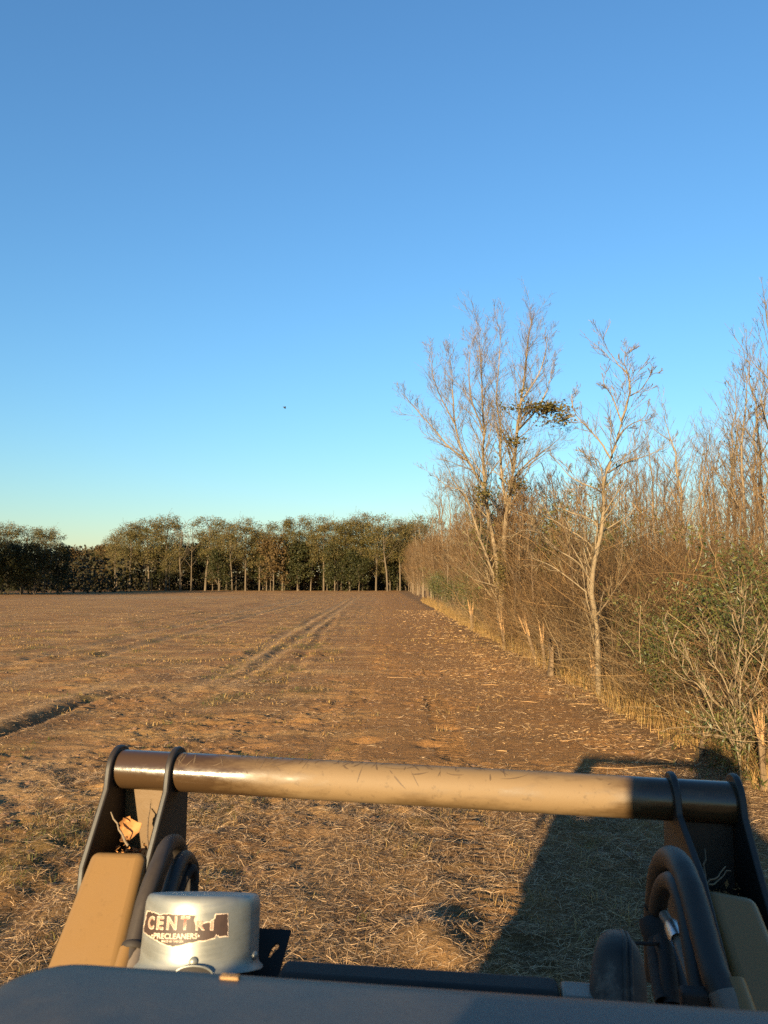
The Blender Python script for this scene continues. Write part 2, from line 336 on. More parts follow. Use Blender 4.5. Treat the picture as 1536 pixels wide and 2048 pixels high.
# ------------------------------------------------------------------ litter: straw, chips, clods, grass
def scatter(n, y0, y1, xm=(-.56, .5), pad=.6, dens=None):
    """random ground points inside a widening strip in front of the loader"""
    y = np.sqrt(y0 ** 2 + (y1 ** 2 - y0 ** 2) * rng.random(n)); x = (xm[0] * y - pad) + ((xm[1] - xm[0]) * y + 2 * pad) * rng.random(n)
    if dens is not None:
        k = rng.random(n) < dens(x, y); x, y = x[k], y[k]
    return x, y
def strips(mb, x, y, length, width, lift, rise=.25, sag=.02):
    n = len(x); a = rng.random(n) * 2 * np.pi; L = length * (.4 + 1.2 * rng.random(n) ** 1.5)
    d = np.stack([np.cos(a), np.sin(a) * .8, np.zeros(n)], 1); cv = np.stack([-np.sin(a), np.cos(a), np.zeros(n)], 1) * (rng.normal(size=(n, 1)) * .18)
    z0 = hgt(x, y) + lift * rng.random(n) + .002
    tilt = rng.normal(size=n) * rise
    P = []
    for t in (-.5, 0, .5):
        p = np.stack([x, y, z0], 1) + d * (L * t)[:, None] + cv * (L * (t * t * 2))[:, None]
        p[:, 2] += L * t * tilt + sag * L * (0.25 - t * t) * 4
        p[:, 2] = np.maximum(p[:, 2], hgt(p[:, 0], p[:, 1]) + .001)
        P.append(p)
    P = np.stack(P, 1); W = (width * (.5 + rng.random(n)))[:, None] * np.array([.8, 1, .5])[None]
    side = norm(np.stack([rng.normal(size=n) * .5, rng.normal(size=n) * .5, np.ones(n)], 1))[:, None, :]
    ribbons(mb, P, W, side)
mb = MB()
den = lambda x, y: np.clip(straw_mask(x, y) * 1.0 + .34 - .4 * sand_mask(x, y), .12, 1) * (x < 4.6)
x, y = scatter(170000, 3.6, 9.5, dens=den); strips(mb, x, y, .075, .0013, .02)
x, y = scatter(6500, 3.6, 9.5, dens=den); strips(mb, x, y, .17, .0012, .04, .35, .12)
x, y = scatter(75000, 9.5, 22, xm=(-.56, .45), dens=lambda x, y: np.clip(straw_mask(x, y) * .9 + .26, 0, 1) * (x < 4.6)); strips(mb, x, y, .09, .0024, .015)
x, y = scatter(30000, 22, 60, xm=(-.56, .2), dens=lambda x, y: np.clip(straw_mask(x, y) * .9 + .1, 0, 1) * (x < 4.6)); strips(mb, x, y, .15, .006, .02)
o = link('straw_litter', mb.mesh('straw_litter', False), M['straw']); tag(o, 'dry mown straw and stalks strewn over the field', 'straw', kind='stuff')
mb = MB()
cd = lambda x, y: np.clip(ss(.2, 3.2, x) * (.2 + 1.1 * ss(-.1, .3, vn(x / .9, y / .8, 95))) + .9 * ss(3.2, 4.1, x), 0, 1) * (x < 4.9) * (x > -.5)
x, y = scatter(32000, 8.0, 26, xm=(0, .5), dens=cd); strips(mb, x, y, .065, .0042, .010, .12)
x, y = scatter(9000, 26, 60, xm=(0, .2), dens=cd); strips(mb, x, y, .14, .010, .012, .12)
x, y = scatter(450, 8.6, 30, xm=(0, .5), dens=cd); strips(mb, x, y, .22, .007, .02, .12)
o = link('wood_chips', mb.mesh('wood_chips', False), M['chips']); tag(o, 'pale shredded wood chips along the foot of the thicket', 'wood chips', kind='stuff')
# soil clods
x, y = scatter(2600, 4, 20, xm=(-.56, .4), dens=lambda x, y: ss(-.05, .3, vn(x / 1.1, y / 1.6, 15)) * (x < 4))
n = len(x); base = norm(np.array([(sx, sy, sz) for sx in (-1, 0, 1) for sy in (-1, 0, 1) for sz in (-1, 0, 1) if abs(sx) + abs(sy) + abs(sz) == 1 or abs(sx) + abs(sy) + abs(sz) == 3], float))
import bmesh
bm = bmesh.new(); bmesh.ops.create_icosphere(bm, subdivisions=1, radius=1); ico = np.array([v.co[:] for v in bm.verts]); icof = np.array([[v.index for v in f.verts] for f in bm.faces]); bm.free()
s = (.012 + .03 * rng.random(n) ** 3)
Vv = np.stack([x, y, hgt(x, y)], 1)[:, None] + ico[None] * s[:, None, None] * (.7 + .6 * rng.random((n, len(ico), 1))) * np.array([1.2, 1.1, .7])
mb = MB(); mb.add(Vv, (icof[None] + (np.arange(n) * len(ico))[:, None, None]).reshape(-1, 3))
mcl, nt, b = mat('soil_clod'); nt.links.new(ramp(nt, noise(nt, 30, 5, .7), [(.3, (.10, .066, .042)), (.7, (.20, .13, .08))]), b.inputs['Base Color']); b.inputs['Roughness'].default_value = .95
o = link('soil_clods', mb.mesh('soil_clods', False), mcl); tag(o, 'small brown soil clods lying on the field', 'soil', kind='stuff')
# grass blades
def blades(mb, x, y, hmin, hmax, wd, lean=.5):
    n = len(x); a = rng.random(n) * 2 * np.pi; L = hmin + (hmax - hmin) * rng.random(n) ** 1.6; ln = lean * (.3 + rng.random(n))
    d = np.stack([np.cos(a), np.sin(a)], 1); z0 = hgt(x, y) - .004; P = []
    for t in (0, .4, .75, 1):
        k = L * ln * t ** 1.8
        P.append(np.stack([x + d[:, 0] * k, y + d[:, 1] * k, z0 + L * (t - .42 * ln * t ** 2.4)], 1))
    ribbons(mb, np.stack(P, 1), wd * (.6 + .8 * rng.random(n))[:, None] * np.array([1, .9, .6, .15])[None], np.stack([d[:, 0], d[:, 1], np.zeros(n)], 1)[:, None, :])
def tufts(n, k, y0, y1, dens, spread, xm=(-.56, .5)):
    x, y = scatter(n, y0, y1, xm, dens=dens); x = np.repeat(x, k); y = np.repeat(y, k)
    return x + rng.normal(size=len(x)) * spread, y + rng.normal(size=len(x)) * spread
mb = MB()
x, y = tufts(4200, 12, 3.8, 11, lambda x, y: green_mask(x, y) * .9, .035); blades(mb, x, y, .02, .095, .0019, 1.0)
x, y = tufts(5000, 7, 11, 40, lambda x, y: green_mask(x, y) * .8, .06, (-.56, .2)); blades(mb, x, y, .03, .10, .005, .8)
o = link('green_grass', mb.mesh('green_grass', False), M['grass_green']); tag(o, 'short green grass sprouting in strips through the stubble', 'grass', kind='stuff')
mb = MB()
x, y = tufts(2300, 13, 3.8, 11, lambda x, y: np.clip(green_mask(x, y) * .9 + .10 * straw_mask(x, y), 0, 1), .04); blades(mb, x, y, .03, .11, .0016, 1.5)
x, y = tufts(420, 22, 3.8, 9, lambda x, y: np.clip(bump(x, .45, .5) * ss(-.1, .2, vn(x / .5, y / .5, 99)) + .05 + .5 * bump(x, -1.9, .45) * ss(0, .2, vn(x / .5, y / .5, 98)) + .6 * bump(x, 1.5, .8), 0, 1), .05); blades(mb, x, y, .05, .17, .0018, 1.7)
x, y = tufts(2600, 8, 11, 40, lambda x, y: np.clip(green_mask(x, y) + .08, 0, 1) * (x < 3.8), .07, (-.56, .2)); blades(mb, x, y, .04, .16, .005, 1.1)
ye = 7 + 80 * rng.random(2000) ** 1.7; xe = 4.1 + .9 * rng.random(2000) ** 1.3 + .25 * vn(ye / 1.5, ye * 0, 51)
ye = np.repeat(ye, 10) + rng.normal(size=20000) * .08; xe = np.repeat(xe, 10) + rng.normal(size=20000) * .08
blades(mb, xe, ye, .15, .85, .0035, .9)
yy = 22 + 130 * rng.random(6000) ** 1.5; xx = -.52 * yy + rng.random(6000) * (.52 * yy + 3.5); kk = vn(xx / 5, yy / 1.6, 131) + .6 * vn(xx / 1.6, yy / .7, 132) > .1; xx = np.repeat(xx[kk], 5); yy = np.repeat(yy[kk], 5)
xx = xx + rng.normal(size=len(xx)) * .2; yy = yy + rng.normal(size=len(yy)) * .1; blades(mb, xx, yy, .03, .12, .010, 1.2)
o = link('dry_grass', mb.mesh('dry_grass', False), M['grass_dry']); tag(o, 'dead yellow grass tufts in the stubble and along the thicket', 'grass', kind='stuff')

# ------------------------------------------------------------------ far woods
def leafcloud(mb, centres, rad, nper, size, flat=.75):
    C = np.repeat(centres, nper, 0); r = np.repeat(rad, nper)
    d = norm(rng.normal(size=C.shape)) * (rng.random((len(C), 1)) ** .45) * r[:, None]; d[:, 2] *= flat
    leaves(mb, C + d, size * (.6 + .8 * rng.random(len(C))), 0, .75)
def far_tree(name, h, trunk_r, cb, cw, ncl, nper, lsize, leafmat, fork=True, crown_seed=0, lean=0.):
    """broadleaf with forked limbs; crown base at cb*h, crown half-width cw"""
    root = empty(name)
    tr = np.array([[0, 0, -.3], [lean * .1 * h, 0, .25 * h], [lean * .25 * h + .2, .1, .5 * h], [lean * .4 * h - .1, 0, .75 * h], [lean * .5 * h, 0, .86 * h]])
    P = smoothline(tr, 9)[None]; Rd = (trunk_r * np.linspace(1, .15, 9))[None]
    w1 = MB(); tubes(w1, P, Rd, 6)
    P1, R1 = grow(P, Rd, 10, cb * .7, .9, .42, .8, .25, 6, .09, .55, .03, .6); tubes(w1, P1, R1, 4)
    P2, R2 = grow(P1, R1, 5, .3, 1, .45, .7, .1, 4, .12, .6, .02, .3); tubes(w1, P2, R2, 3)
    link('trunk', w1.mesh('trunk'), M['bark_far'], root)
    if ncl:
        zf = rng.random(ncl) ** .75 * .95; az = rng.random(ncl) * 6.283; rf = np.sqrt(rng.random(ncl)) * .75 + .25
        lob = 1 + .25 * np.sin(az * 3 + rng.random() * 6) + .15 * np.sin(az * 2 + 4 * zf)
        w = cw * lob * rf * np.sqrt(np.clip(1 - ((zf - .42) / .62) ** 2, .06, 1)); z = cb * h + (h * .97 - cb * h) * zf
        C = np.stack([np.cos(az) * w + lean * z * .5, np.sin(az) * w, z], 1)
        e2 = P2[:, -1]; e2 = e2[e2[:, 2] < .86 * h]; C = np.concatenate([C, e2[rng.permutation(len(e2))[:ncl // 3]]])
        lb = MB(); rad = .75 + .85 * rng.random(len(C)); leafcloud(lb, C, rad, nper, lsize)
        link('crown', lb.mesh('crown', False), leafmat, root)
    return root
WOODS = 'trees along the far edge of the field'
kinds = [
    (far_tree('oak_tree', 16, .22, .34, 4.2, 110, 62, .20, M['leaf_oak']), 'tall leafy oak with brown green crown in the far tree line', 'tree', 16),
    (far_tree('oak_tree', 17, .24, .42, 4.5, 92, 60, .20, M['leaf_olive'], lean=.1), 'tall olive crowned tree with open branching in the far tree line', 'tree', 17),
    (far_tree('pale_trunk_tree', 16, .19, .5, 3.5, 64, 44, .20, M['leaf_oak'], lean=.12), 'thinly leaved tree with pale forked trunk in the far tree line', 'tree', 16),
    (far_tree('bare_tree', 14.5, .14, .4, 2.5, 0, 0, .3, None), 'leafless pale tree among the leafy trees of the far tree line', 'tree', 14.5),
    (far_tree('evergreen_tree', 10, .15, .08, 2.5, 60, 60, .28, M['leaf_dark']), 'low dense dark evergreen under the taller far trees', 'tree', 10),
    (far_tree('rust_tree', 11, .13, .18, 2.6, 46, 36, .34, M['leaf_rust']), 'smaller rust brown leafed tree in the far tree line', 'tree', 11),
]
for r, lab, cat, _ in kinds: tag(r, lab, cat, WOODS)
used = [False] * len(kinds)
def put_far(k, px, d, hpx_top=None, sc=None, rz=None, label=None, x=None):
    root = kinds[k][0]
    if used[k]: root = copy_tree(root)
    used[k] = True
    X0 = (px - 768) / FPX * d if x is None else x; z = float(hgt(X0, d))
    if sc is None:
        top = CZ + (HOR - hpx_top + 9) / FPX * d; sc = (top - z) / kinds[k][3]
    root.location = (X0, d, z); root.scale = (sc * (.9 + .25 * random.random()), sc, sc); root.rotation_euler = (0, 0, random.random() * 6.28 if rz is None else rz)
    if label: root['label'] = label
    return root
# skyline (pixel column, kind, distance, row of the top)
sky_line = [(-70, 0, 136, 1055), (-25, 1, 140, 1050), (8, 0, 142, 1054), (48, 1, 144, 1046), (92, 0, 146, 1056), (118, 4, 150, 1084), (72, 4, 139, 1088), (20, 4, 138, 1092), (45, 4, 138, 1105), (-10, 4, 138, 1098),
            (150, 2, 200, 1086), (178, 3, 205, 1092), (205, 5, 195, 1094),
            (232, 2, 184, 1062), (262, 0, 182, 1050), (300, 1, 184, 1042), (334, 0, 183, 1040), (362, 3, 180, 1046), (384, 3, 181, 1050), (412, 1, 183, 1038), (440, 2, 181, 1040), (466, 2, 180, 1046), (492, 0, 183, 1046),
            (520, 0, 184, 1048), (548, 5, 181, 1062), (566, 1, 184, 1040), (598, 1, 186, 1036), (622, 2, 184, 1042), (648, 0, 182, 1040), (676, 1, 182, 1033), (700, 0, 184, 1036), (726, 0, 186, 1032), (752, 1, 182, 1040), (775, 2, 180, 1038), (800, 0, 184, 1038),
            (826, 1, 186, 1040), (850, 0, 188, 1040)]
for px, k, d, top in sky_line: put_far(k, px, d, top + random.uniform(-5, 15))
for i in range(44):                              # lower storey and second row
    px = 120 + i * 17 + random.uniform(-8, 8)
    r = put_far(random.choice([4, 4, 4, 5, 0, 0, 3]), px, random.uniform(180, 196) if px > 225 else random.uniform(196, 215), random.uniform(1085, 1120)); r['label'] = 'low understory ' + {'evergreen_tree': 'dark evergreen', 'rust_tree': 'rust brown tree', 'oak_tree': 'brown green young oak', 'bare_tree': 'leafless young tree'}[r.name.split('.')[0]] + ' beneath the tall far tree line'
for i in range(15):
    r = put_far(random.choice([0, 1, 0, 2]), 240 + i * 42 + random.uniform(-8, 8), random.uniform(192, 210), random.uniform(1052, 1075)); r['label'] = 'tall leafy tree standing behind the front row of the far wood'
for i in range(14):                              # the wood goes on round the field's left side
    put_far(random.choice([0, 1, 4, 5]), 0, 132 - i * 3.2, sc=random.uniform(.8, 1.0), x=-78 - i * 2.0 + random.uniform(-3, 3))['label'] = 'tree of the shaded wood beside the field'
for i in range(7):
    put_far(random.choice([0, 1]), 0, 112 + random.uniform(-3, 6), sc=random.uniform(.9, 1.05), x=-64.5 - i * 3.2)['label'] = 'tree of the shaded wood beside the field'
mb = MB()                                        # interior of the wood, leaf colour darkened to stand for shade
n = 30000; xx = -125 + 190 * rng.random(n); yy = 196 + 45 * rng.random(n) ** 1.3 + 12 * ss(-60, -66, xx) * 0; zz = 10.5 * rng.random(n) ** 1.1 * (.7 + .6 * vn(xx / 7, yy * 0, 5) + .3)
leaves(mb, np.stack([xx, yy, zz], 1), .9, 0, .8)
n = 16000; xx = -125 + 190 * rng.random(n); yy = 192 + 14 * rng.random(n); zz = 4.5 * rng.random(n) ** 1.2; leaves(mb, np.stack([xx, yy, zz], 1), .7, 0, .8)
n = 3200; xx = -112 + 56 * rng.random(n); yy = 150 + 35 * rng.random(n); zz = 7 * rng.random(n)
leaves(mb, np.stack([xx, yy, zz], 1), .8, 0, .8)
o = link('woods', mb.mesh('woods', False), M['woods']); tag(o, 'leafy interior, coloured dark for shade, of the far wood behind its edge trees', 'woods', kind='stuff')

# ------------------------------------------------------------------ bare trees of the thicket edge
def traced(pts, d0, dj, conv, S=None):
    """polyline of zoom-crop points -> world polyline near distance d0, wandering in depth by dj"""
    n = len(pts); off = np.cumsum(rng.normal(size=n)) * dj / math.sqrt(n); off -= off[0]
    P = np.array([at(*conv(*p), d0 + o) for p, o in zip(pts, off)])
    return smoothline(P, S or max(6, 3 * n))
z5 = lambda x, y: (780 + x * .4922, 560 + y * .4922)
z6 = lambda x, y: (1200 + x * .2198, 1150 + y * .2198)
def limb_set(root, lines, d0, dj, conv, bark, twig, lv, name='branches', base_joint=True):
    """lines: (points, r0, r1). Builds trunk mesh + twig mesh under root. lv = (children1, len1, children2, children3)"""
    org = np.array(root.location); tb = MB(); tw = MB(); ends = []
    for pts, r0, r1, dd in lines:
        P = traced(pts, d0 + dd, dj, conv); P = P - org; S = len(P); r0 *= .47; r1 = max(.004, r1 * .25); Rd = np.linspace(1, 0, S) ** .8 * (r0 - r1) + r1
        P = P + np.concatenate([np.zeros((1, 3)), rng.normal(size=(S - 1, 3)) * r0 * .12])
        tubes(tb, P[None], Rd[None], 8 if r0 > .04 else 5)
        L = np.linalg.norm(P[-1] - P[0]); nc = max(4, int(L * lv[0]))
        t0 = .35 if r0 > .09 else .12
        P1, R1 = grow(resample(P, 12)[None], resample(Rd[:, None], 12)[:, 0][None], nc, t0, 1.0, lv[1] / max(L, 1) ** .45, .6, .45, 7, .09, .5, .005, .62); tubes(tb, P1, np.minimum(R1, .03), 4)
        P2, R2 = grow(P1, np.minimum(R1, .03), lv[2], .15, 1.0, .5, .6, .5, 5, .11, .6, .004, .3); tubes(tw, P2, R2, 3)
        if lv[3]:
            P3, R3 = grow(P2, R2, lv[3], .3, 1, .55, .55, .3, 3, .12, .6, .003, .3); tubes(tw, P3, R3, 3)
        ends.append(P2[:, -1])
    link('trunk', tb.mesh('trunk'), bark, root); link('twigs', tw.mesh('twigs'), twig, root)['kind'] = 'stuff'
    return np.concatenate(ends)
def gz(x, y): return float(hgt(x, y))
# pale lone tree
LONE = 1; p0 = at(1196, 1383, 15.3); t = empty('bare_tree', (p0[0], p0[1], gz(p0[0], p0[1]) - .05))
tag(t, 'lone pale bare tree with crooked trunk and spreading lower limbs at thicket edge', 'tree')
limb_set(t, [([(848, 1690), (846, 1520), (838, 1400), (825, 1300), (818, 1210), (835, 1100), (856, 1010), (868, 900), (866, 800), (895, 700), (915, 630), (940, 540), (970, 430), (965, 340), (930, 300), (895, 250)], .125, .012, 0),
    ([(822, 1215), (790, 1160), (740, 1110), (650, 1060), (600, 1000), (510, 990)], .05, .010, 0), ([(838, 1095), (800, 1040), (720, 985), (650, 945), (580, 935), (500, 908)], .048, .010, 0),
    ([(856, 1005), (820, 950), (740, 920), (680, 890), (640, 850)], .04, .008, 0), ([(862, 1000), (930, 955), (975, 925), (1005, 880)], .035, .008, 0),
    ([(866, 840), (830, 815), (760, 785), (720, 755), (670, 690)], .04, .008, 0), ([(868, 780), (845, 700), (800, 680), (760, 640)], .03, .007, 0),
    ([(897, 695), (860, 630), (800, 560), (750, 500), (735, 420)], .045, .008, 0), ([(885, 750), (960, 705), (1040, 680), (1130, 640)], .045, .008, 0),
    ([(915, 630), (960, 560), (1030, 520), (1050, 470)], .035, .007, 0), ([(940, 540), (905, 440), (870, 380), (860, 330)], .035, .007, 0),
    ([(970, 430), (1020, 400), (1055, 345), (1080, 330)], .028, .006, 0), ([(965, 340), (950, 275), (965, 215)], .02, .005, 0), ([(818, 1270), (740, 1205), (650, 1140), (560, 1105)], .035, .007, 0)],
    15.3, .5, z5, M['bark_pale'], M['twig_tan'], (4.4, .52, 7, 4)); t.scale = (1, 1, .965)
# clustered many-stemmed tree
p0 = at(995, 1276, 31); t = empty('many_stemmed_tree', (p0[0], p0[1], gz(p0[0], p0[1]) - .05))
tag(t, 'tallest bare tree with several upright stems and a dark vine clump', 'tree')
ends = limb_set(t, [([(448, 1440), (430, 1240), (405, 1130), (365, 1030), (340, 940), (310, 860), (265, 790), (225, 700)], .17, .03, 0),
    ([(448, 1440), (440, 1180), (425, 1060), (400, 940), (385, 800), (378, 680), (380, 560), (375, 420), (368, 280), (358, 110)], .22, .02, .3),
    ([(452, 1440), (460, 1150), (466, 1000), (476, 900), (495, 780), (507, 680), (515, 560), (530, 440), (550, 300), (562, 170), (575, 80)], .24, .02, .2),
    ([(392, 830), (335, 725), (290, 640), (265, 540), (255, 420), (250, 310), (235, 215)], .12, .02, .2), ([(310, 690), (240, 635), (180, 560), (120, 490), (70, 430), (40, 395)], .09, .02, .2),
    ([(265, 540), (215, 440), (175, 330), (170, 210)], .07, .015, .2), ([(470, 880), (448, 690), (450, 560), (432, 440), (440, 300), (450, 110)], .12, .02, .4),
    ([(500, 770), (560, 700), (640, 640), (700, 585)], .09, .018, .2), ([(513, 570), (590, 480), (640, 380), (662, 270)], .10, .018, .2), ([(530, 440), (600, 330), (630, 230), (640, 140)], .08, .015, .2),
    ([(378, 560), (330, 430), (320, 300), (330, 180)], .08, .015, .2), ([(412, 1225), (340, 1200), (270, 1150), (200, 1130)], .06, .015, -.2), ([(450, 1250), (468, 1190), (492, 1148)], .06, .02, -.2), ([(340, 940), (300, 830), (230, 800), (160, 740)], .06, .012, 0.), ([(517, 540), (570, 480), (650, 462), (735, 500)], .06, .012, -.2), ([(590, 478), (640, 520), (720, 550)], .03, .008, -.2)],
    31, .8, z5, M['bark_pale'], M['twig_tan'], (3.6, .66, 9, 4))
lb = MB(); org = np.array(t.location)
def clump(lb, cx, cy, rx, ry, n, size, d, conv=z5, dz=.8):
    a = rng.normal(size=(n, 2)) * .5; P = np.array([at(*conv(cx + u * rx, cy + v_ * ry), d) for u, v_ in a]); P[:, 1] += rng.normal(size=n) * dz
    leaves(lb, P - org, size * (.6 + .8 * rng.random(n)), 0, .7)
for a in ((590, 468, 80, 20, 330, .12), (650, 470, 70, 24, 330, .12), (705, 498, 40, 34, 170, .12), (660, 520, 80, 24, 130, .11), (500, 612, 40, 16, 170, .11), (540, 400, 25, 36, 60, .1), (510, 800, 50, 40, 380, .11), (380, 830, 40, 40, 220, .11), (450, 1170, 22, 90, 600, .1), (500, 470, 70, 16, 90, .1), (455, 620, 30, 80, 60, .1)): clump(lb, *a, 30.8, dz=.45)
link('vine_leaves', lb.mesh('vine_leaves', False), M['leaf_olive'], t); t.scale = (1, 1, .945)
# prototypes of bare woodland trees
def bare_tree(name, h, r, nb, lr, up, cb, bark, twig, l3=3, leafm=None, nl=0, lean=0.):
    root = empty(name); S = 12
    k = np.linspace(0, 1, S); P = np.stack([lean * h * k ** 1.5 + .012 * h * np.cumsum(rng.normal(size=S)) * k, .012 * h * np.cumsum(rng.normal(size=S)) * k, h * k - .2], 1)[None]
    Rd = (r * (1 - k) ** .85 + .012)[None]; tb = MB(); tw = MB(); tubes(tb, P, Rd, 7)
    P1, R1 = grow(P, Rd, nb, cb, .99, lr, .6, up, 7, .07, .5, .010, .6); tubes(tb, P1, R1, 4)
    P2, R2 = grow(P1, R1, 5, .2, 1, .45, .6, up * .8, 4, .1, .6, .007, .4); tubes(tw, P2, R2, 3)
    P3, R3 = grow(P2, R2, l3, .3, 1, .6, .55, up * .6, 3, .1, .7, .005, .3); tubes(tw, P3, R3, 3)
    link('trunk', tb.mesh('trunk'), bark, root); link('twigs', tw.mesh('twigs'), twig, root)['kind'] = 'stuff'
    if leafm:
        lb = MB(); e = P3[rng.permutation(len(P3))[:nl], -1]; leaves(lb, e, .13 * (.6 + .8 * rng.random(len(e))), 0, .7); link('crown', lb.mesh('crown', False), leafm, root)
    return root
def place(proto, flag, x, y, h0, h, rz=None, label=None, cat=None, group=None, sxy=None):
    r = proto if not flag[0] else copy_tree(proto); flag[0] = True
    s = h / h0; r.location = (x, y, gz(x, y) - .03); r.scale = (s if sxy is None else sxy, s if sxy is None else sxy, s)
    r.rotation_euler = (0, 0, random.random() * 6.28 if rz is None else rz)
    if label: tag(r, label, cat, group)
    return r
G1 = 'tall bare trees rising behind the thicket'
bt = [(bare_tree('bare_tree', 13, .10, 26, .24, .7, .35, M['bark_grey'], M['twig_tan'], 3), [False], 13, 'tall slender bare tree with steep branches rising behind the thicket'),
      (bare_tree('bare_tree', 13, .125, 24, .36, .5, .3, M['bark_pale'], M['twig_tan'], 4, lean=.06), [False], 13, 'tall bare tree with wide forked limbs rising behind the thicket'),
      (bare_tree('bare_tree', 10, .055, 30, .26, .6, .15, M['bark_brown'], M['twig_red'], 4), [False], 10, 'thin brown bare tree with reddish twigs standing among the thicket'),
      (bare_tree('bare_tree', 12, .10, 20, .28, .6, .35, M['bark_grey'], M['twig_tan'], 4, leafm=M['leaf_oak'], nl=90), [False], 12, 'tall bare tree still holding a few dark leaves near its top')]
def put_px(k, px, d, top, rz=None, label=None):
    top = top + 45
    x = (px - 768) / FPX * d; z = CZ + (HOR - top) / FPX * d
    return place(bt[k][0], bt[k][1], x, d, bt[k][2], z - gz(x, d), rz, label or bt[k][3], 'tree', G1)
for k, px, d, top in ((1, 1375, 36, 765), (3, 1490, 33, 690), (0, 1525, 36, 640), (0, 1566, 30, 560), (0, 1318, 44, 800), (2, 1265, 40, 850), (0, 1405, 48, 800), (1, 1448, 52, 770), (0, 1470, 42, 720), (2, 1340, 38, 870), (0, 1290, 52, 840),
                      (2, 1430, 38, 850), (1, 1510, 55, 740), (0, 1235, 55, 880), (2, 1160, 46, 900), (0, 1395, 60, 830), (2, 1300, 33, 900), (2, 1500, 30, 880), (2, 1455, 34, 900), (1, 1545, 44, 760), (2, 1100, 50, 900), (2, 1210, 48, 880), (0, 1350, 66, 860),
                      (2, 1375, 31, 930), (2, 1262, 62, 900), (2, 1530, 27, 900), (2, 1420, 66, 850), (2, 1480, 64, 830), (2, 1180, 60, 890), (2, 1325, 58, 890)): put_px(k, px, d, top)
for k, px, d, top in ((0, 846, 110, 1000), (0, 862, 95, 955), (2, 874, 84, 930), (0, 889, 90, 900), (0, 905, 78, 905), (2, 918, 70, 930), (0, 930, 80, 880), (2, 945, 66, 915), (0, 958, 72, 890), (2, 972, 58, 920), (0, 835, 130, 1005), (2, 852, 120, 1010), (2, 1010, 52, 930), (2, 1050, 56, 915), (2, 1075, 48, 940)): put_px(k, px, d, top, label='thin bare tree behind the saplings of the field edge')
for i in range(30):                              # deeper rank closing the view through the wood
    d = random.uniform(48, 95); px = random.uniform(1120, 1640); put_px(random.choice([2, 2, 0]), px, d, random.uniform(900, 1000), label='bare tree deep in the wood behind the thicket')
# saplings lining the field edge further along
G2 = 'saplings lining the edge of the field'
sp_ = [(bare_tree('sapling', 7, .034, 34, .32, .35, .18, M['bark_grey'], M['twig_red'], 5), [False], 7), (bare_tree('sapling', 7, .040, 30, .40, .25, .2, M['bark_brown'], M['twig_red'], 5, lean=-.06), [False], 7), (bare_tree('sapling', 7, .030, 36, .28, .5, .12, M['bark_brown'], M['twig_red'], 5), [False], 7)]
def sap(k, x, y, h): place(sp_[k][0], sp_[k][1], x, y, sp_[k][2], h, None, ['bare grey stemmed sapling on the field edge', 'bare brown sapling leaning over the field edge', 'slim twiggy bare sapling on the field edge'][k], 'sapling', G2)
for i in range(58):
    y = 30 + 150 * (i / 57.) ** 1.25 + random.uniform(-.8, .8); x = 4.5 + random.random() * 1.4 + .006 * y
    sap(i % 3, x, y, random.uniform(5.0, 6.8) + 3.0 * float(ss(60, 150, y)))
for i in range(46):
    y = 38 + 140 * (i / 45.) ** 1.2; x = 6.6 + random.random() * 4.0 + .012 * y; sap(random.randint(0, 2), x, y, random.uniform(6.5, 8.8) + 2.5 * float(ss(60, 150, y)))
for x, y, h in ((4.9, 25.5, 4.6), (5.6, 23, 4.2), (6.5, 27, 5.5), (4.75, 28.5, 5.4), (5.2, 21, 3.9), (7.5, 24, 5.0), (5.1, 33.0, 6.0), (4.8, 36, 6.2)): sap(random.randint(0, 2), x, y, h)

# ------------------------------------------------------------------ thicket
def brush(mb, x, y, h, nst, spread, r, side=2, lean=.35, S=5):
    n = len(x) * nst; X_ = np.repeat(x, nst) + rng.normal(size=n) * spread; Y_ = np.repeat(y, nst) + rng.normal(size=n) * spread
    H = np.repeat(h, nst) * (.45 + .75 * rng.random(n)); a = rng.random(n) * 2 * np.pi; d = np.stack([np.cos(a), np.sin(a), np.zeros(n)], 1) * (lean * rng.random(n) ** .7)[:, None]
    B = np.stack([X_, Y_, hgt(X_, Y_) - .03], 1); v = norm(d + np.array([0, 0, 1.])); P = [B]
    for s in range(S - 1):
        v = norm(v + d * .35 + rng.normal(size=v.shape) * .27); P.append(P[-1] + v * (H / (S - 1))[:, None])
    P = np.stack(P, 1); Rd = (r * (.6 + .8 * rng.random(n)))[:, None] * np.linspace(1, .3, S)[None]
    tubes(mb, P, Rd, 3)
    if side:
        C, CR = grow(P, Rd, side, .2, 1, .42, .95, .15, 4, .22, .6, .0022, .3)
        ribbons(mb, C, CR * 1.1)
    return P
mb = MB()
def thicket_pts(n, y0, y1, depth, px=1.6):
    y = y0 + (y1 - y0) * rng.random(n) ** px; x = 4.55 + depth * rng.exponential(1, n) * .5 + .3 * vn(y / 1.5, y * 0, 51)
    return x, y
x, y = thicket_pts(520, 8.5, 32, 3.0, 1.3); brush(mb, x, y, .9 + 1.9 * rng.random(len(x)) + .8 * ss(5, 8, x), 8, .22, .0055, 4, .8)
x, y = thicket_pts(420, 13, 40, 6.5, 1.2); k = x > 5.0; x, y = x[k], y[k]; brush(mb, x, y, 2.6 + 2.0 * rng.random(len(x)) * ss(5, 8, x), 11, .35, .009, 4, .3)
x = 6.5 + 22 * rng.random(420); y = 16 + 34 * rng.random(420); brush(mb, x, y, 3.2 + 1.8 * rng.random(len(x)), 10, .5, .012, 4, .32)
x = 5.6 + 9 * rng.random(260) ** 1.2; y = 17 + 30 * rng.random(260); brush(mb, x, y, 3.6 + 1.6 * rng.random(260), 9, .5, .007, 5, .5)
